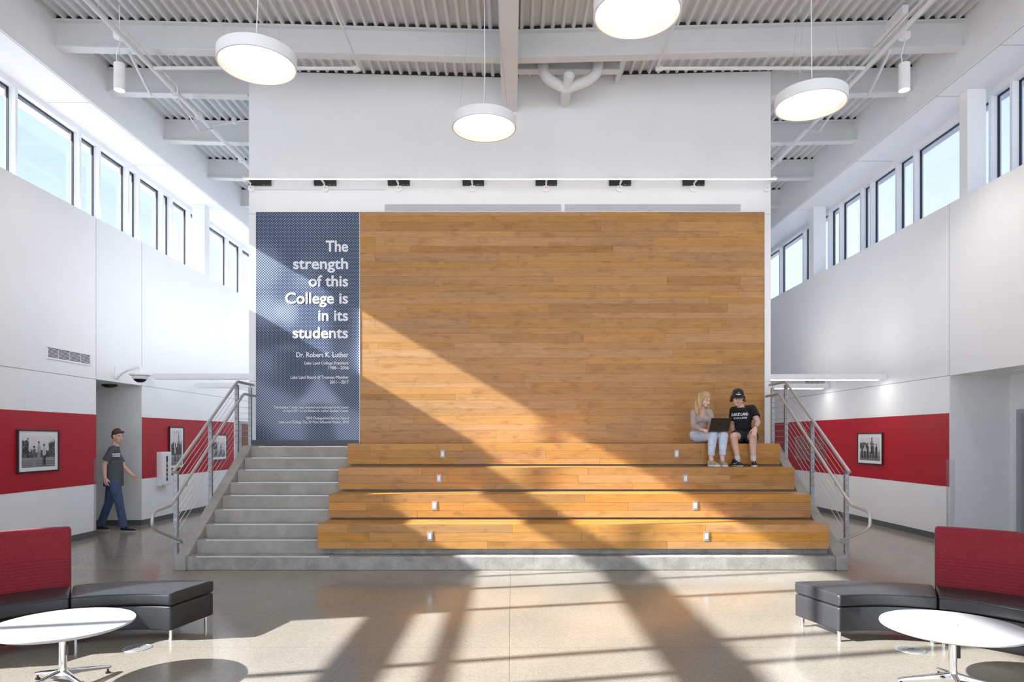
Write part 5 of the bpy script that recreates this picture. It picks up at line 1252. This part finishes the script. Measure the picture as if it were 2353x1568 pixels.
def cap_shell(y_lo, y_hi, mat, name, par):
    vs, fs = [], []; nu, nv = 28, 9
    for j in range(nv + 1):
        t = math.radians(90 * j / nv)
        for i in range(nu + 1):
            a = math.radians(y_lo + (y_hi - y_lo) * i / nu)
            vs.append(q(.092 * math.cos(t) ** .75 * math.sin(a), .106 * math.cos(t) ** .75 * math.cos(a) - .014, .055 + .088 * math.sin(t) ** .9))
    fs = [(j * (nu + 1) + i, j * (nu + 1) + i + 1, (j + 1) * (nu + 1) + i + 1, (j + 1) * (nu + 1) + i) for j in range(nv) for i in range(nu)]
    b = MB(); b.add(vs, fs); o = b.build(name, mat, par, smooth=True, fix=False); m = o.modifiers.new('thickness', 'SOLIDIFY'); m.thickness = .004; m.offset = 1; return o
cp = cap_shell(-62, 62, CAPB, 'cap', man); cap_shell(62, 298, CAPG, 'cap_mesh_back', cp)
vs, fs = [], []; nu, nv = 16, 6
for j in range(nv + 1):
    for i in range(nu + 1):
        a = math.radians(-62 + 124 * i / nu); t = j / nv; ext = .072 * t * math.cos(a * .72)
        vs.append(q(.092 * math.sin(a) * (1 - .04 * t), .106 * math.cos(a) - .014 + ext, .058 - .012 * t - .016 * (math.sin(a) ** 2)))
fs = [(j * (nu + 1) + i, j * (nu + 1) + i + 1, (j + 1) * (nu + 1) + i + 1, (j + 1) * (nu + 1) + i) for j in range(nv) for i in range(nu)]
b = MB(); b.add(vs, fs); br = b.build('brim', CAPB, cp, smooth=True, fix=False); m = br.modifiers.new('thickness', 'SOLIDIFY'); m.thickness = .005
b = MB(); b.ell(q(-.002, .088, .112), (.011, .006, .009), A, 14, 8); b.build('cap_patch', YEL, cp, smooth=True)
b = MB()
for i in range(2): b.tube([q(x_, .0975 - .0022 * (x_ * 40) ** 2 + (.002), .083 + .007 * i) for x_ in (-.034, -.017, 0, .017, .034)], .0030, 6)
b.build('cap_lettering', TEXTW, cp, smooth=True)
b = MB(); wd_ = (wrR - elR).normalized(); wp = elR.lerp(wrR, .93); b.cyl(wp - wd_ * .009, wp + wd_ * .009, .0335, n=24); wt = b.build('watch', BLACKP, man, smooth=True)
b = MB(); n_ = Vector((-.3, -.75, .55)); n_ = (n_ - wd_ * n_.dot(wd_)).normalized(); b.cyl(wp + n_ * .032, wp + n_ * .042, .017, n=18); b.build('watch_face', STAIN, wt, smooth=True)

# --- walking man coming out of the left corridor
YW = 12.2
pel = P(261, 1108, YW); chest = P(261, 1050, YW); nb = P(264.5, 1026, YW); hd = P(270.5, 1003, YW)
sN, sF = P(258, 1034, YW - .15), P(262, 1034, YW + .17)
elN, wrN = P(239.5, 1069, YW - .22), P(241, 1098, YW - .25)
elF, wrF = P(284, 1074, YW + .16), P(306, 1094, YW + .08)
hpN, hpF = P(262, 1112, YW - .08), P(259, 1112, YW + .08)
knN, knF = P(274, 1157, YW - .09), P(250, 1157, YW + .08)
anN, anF = P(283.5, 1205, YW - .09), P(232.5, 1203, YW + .09)
b = MB()
q, A = head_shapes(b, hd, (.90, -.38, -.10), (.05, 0, 1), nb, 1.0, .055)
b.cap(pel, .118, chest - Vector((0, 0, .12)), .115, flat=.8, fdir=(1, 0, 0)); b.cap(chest - Vector((0, 0, .12)), .12, chest, .135, flat=.78, fdir=(1, 0, 0)); b.cap(chest, .125, nb - Vector((0, 0, .02)), .07)
b.cap(sN, .058, sF, .058)
for s_, e_, w_ in ((sN, elN, wrN), (sF, elF, wrF)): b.cap(s_, .055, e_, .042); b.cap(e_, .042, w_, .029)
hand(b, wrN, (.15, 0, -1), (0, 1, 0), (1, 0, 0), 1.0, 25); hand(b, wrF, (.62, -.1, -.75), (0, -1, -.3), (.5, 0, .5), 1.0, 18)
for hp, kn, an, to in ((hpN, knN, anN, P(300, 1216, YW - .1)), (hpF, knF, anF, P(250, 1216, YW + .08))): seat_leg(b, hp, kn, an, to, .092, .06, .04)
wk = fuse(b, 'person', SKIN2, loc=(pel.x, YW, 0), voxel=.0075, smooth=3)
tag(wk, 'person in slate grey shirt and jeans walking out of the left corridor', 'person')
face_parts(q, A, 1.0, wk, BROW)
b = MB()
for s_ in (-.055, 0, .055): b.cyl(pel + Vector((0, s_, -.075)), chest + Vector((0, s_ * .9, -.08)), .134, .126, 26); b.cap(chest - Vector((0, 0, .12)), .128, chest, .147, flat=.82, fdir=(1, 0, 0)); b.cap(chest, .138, nb - Vector((0, 0, .035)), .076); b.cap(sN, .068, sF, .068); b.cap(sN, .06, nb - Vector((0, .03, .03)), .05); b.cap(sF, .06, nb - Vector((0, -.03, .03)), .05)
for s_, e_ in ((sN, elN), (sF, elF)): b.cap(s_, .067, s_.lerp(e_, .35), .066); b.cyl(s_.lerp(e_, .2), s_.lerp(e_, .75), .066, .068, 20)
tee = fuse(b, 'tee_shirt', GTEE, wk, voxel=.009, smooth=7)
fw = Vector((.72, -.69, 0)).normalized(); rt = Vector((.69, .72, 0)).normalized()
cloth_text((('#', .0, .02, .17, .020, 0), ('#', .0, -.015, .15, .020, 0)), tee, Vector((chest.x, chest.y, chest.z + .02)), rt, Vector((0, 0, 1)), fw, TEXTW, 'shirt_print')
b = MB()
for hp, kn, an in ((hpN, knN, anN), (hpF, knF, anF)):
    b.cap(hp, .108, hp.lerp(kn, .5), .090); b.cap(hp.lerp(kn, .5), .090, kn, .072); b.cap(kn, .070, kn.lerp(an, .35), .070); b.cyl(kn.lerp(an, .3), an - (kn - an).normalized() * .055, .069, .062, 20)
b.cap(pel - Vector((0, .04, .02)), .118, pel + Vector((0, .04, -.02)), .118, flat=.9, fdir=(1, 0, 0))
fuse(b, 'jeans', DJEAN, wk, voxel=.009, smooth=3)
shoe(wk, P(277, 1220, YW - .07), P(314, 1220, YW - .13), .0, SHOEB, SOLEG, w=.048); shoe(wk, P(224, 1220, YW + .08), P(251, 1220, YW + .04), .0, SHOEB, SOLEG, w=.048)
b = MB(); b.ell(q(0, -.022, .055), (.084, .096, .078), A); b.ell(q(0, -.06, .0), (.076, .05, .07), A); b.cap(q(-.04, .07, .085), .022, q(.04, .07, .085), .022); b.cap(q(0, .02, .115), .03, q(0, -.05, .105), .035)
fuse(b, 'hair', BRHAIR2, wk, voxel=.007, smooth=2)
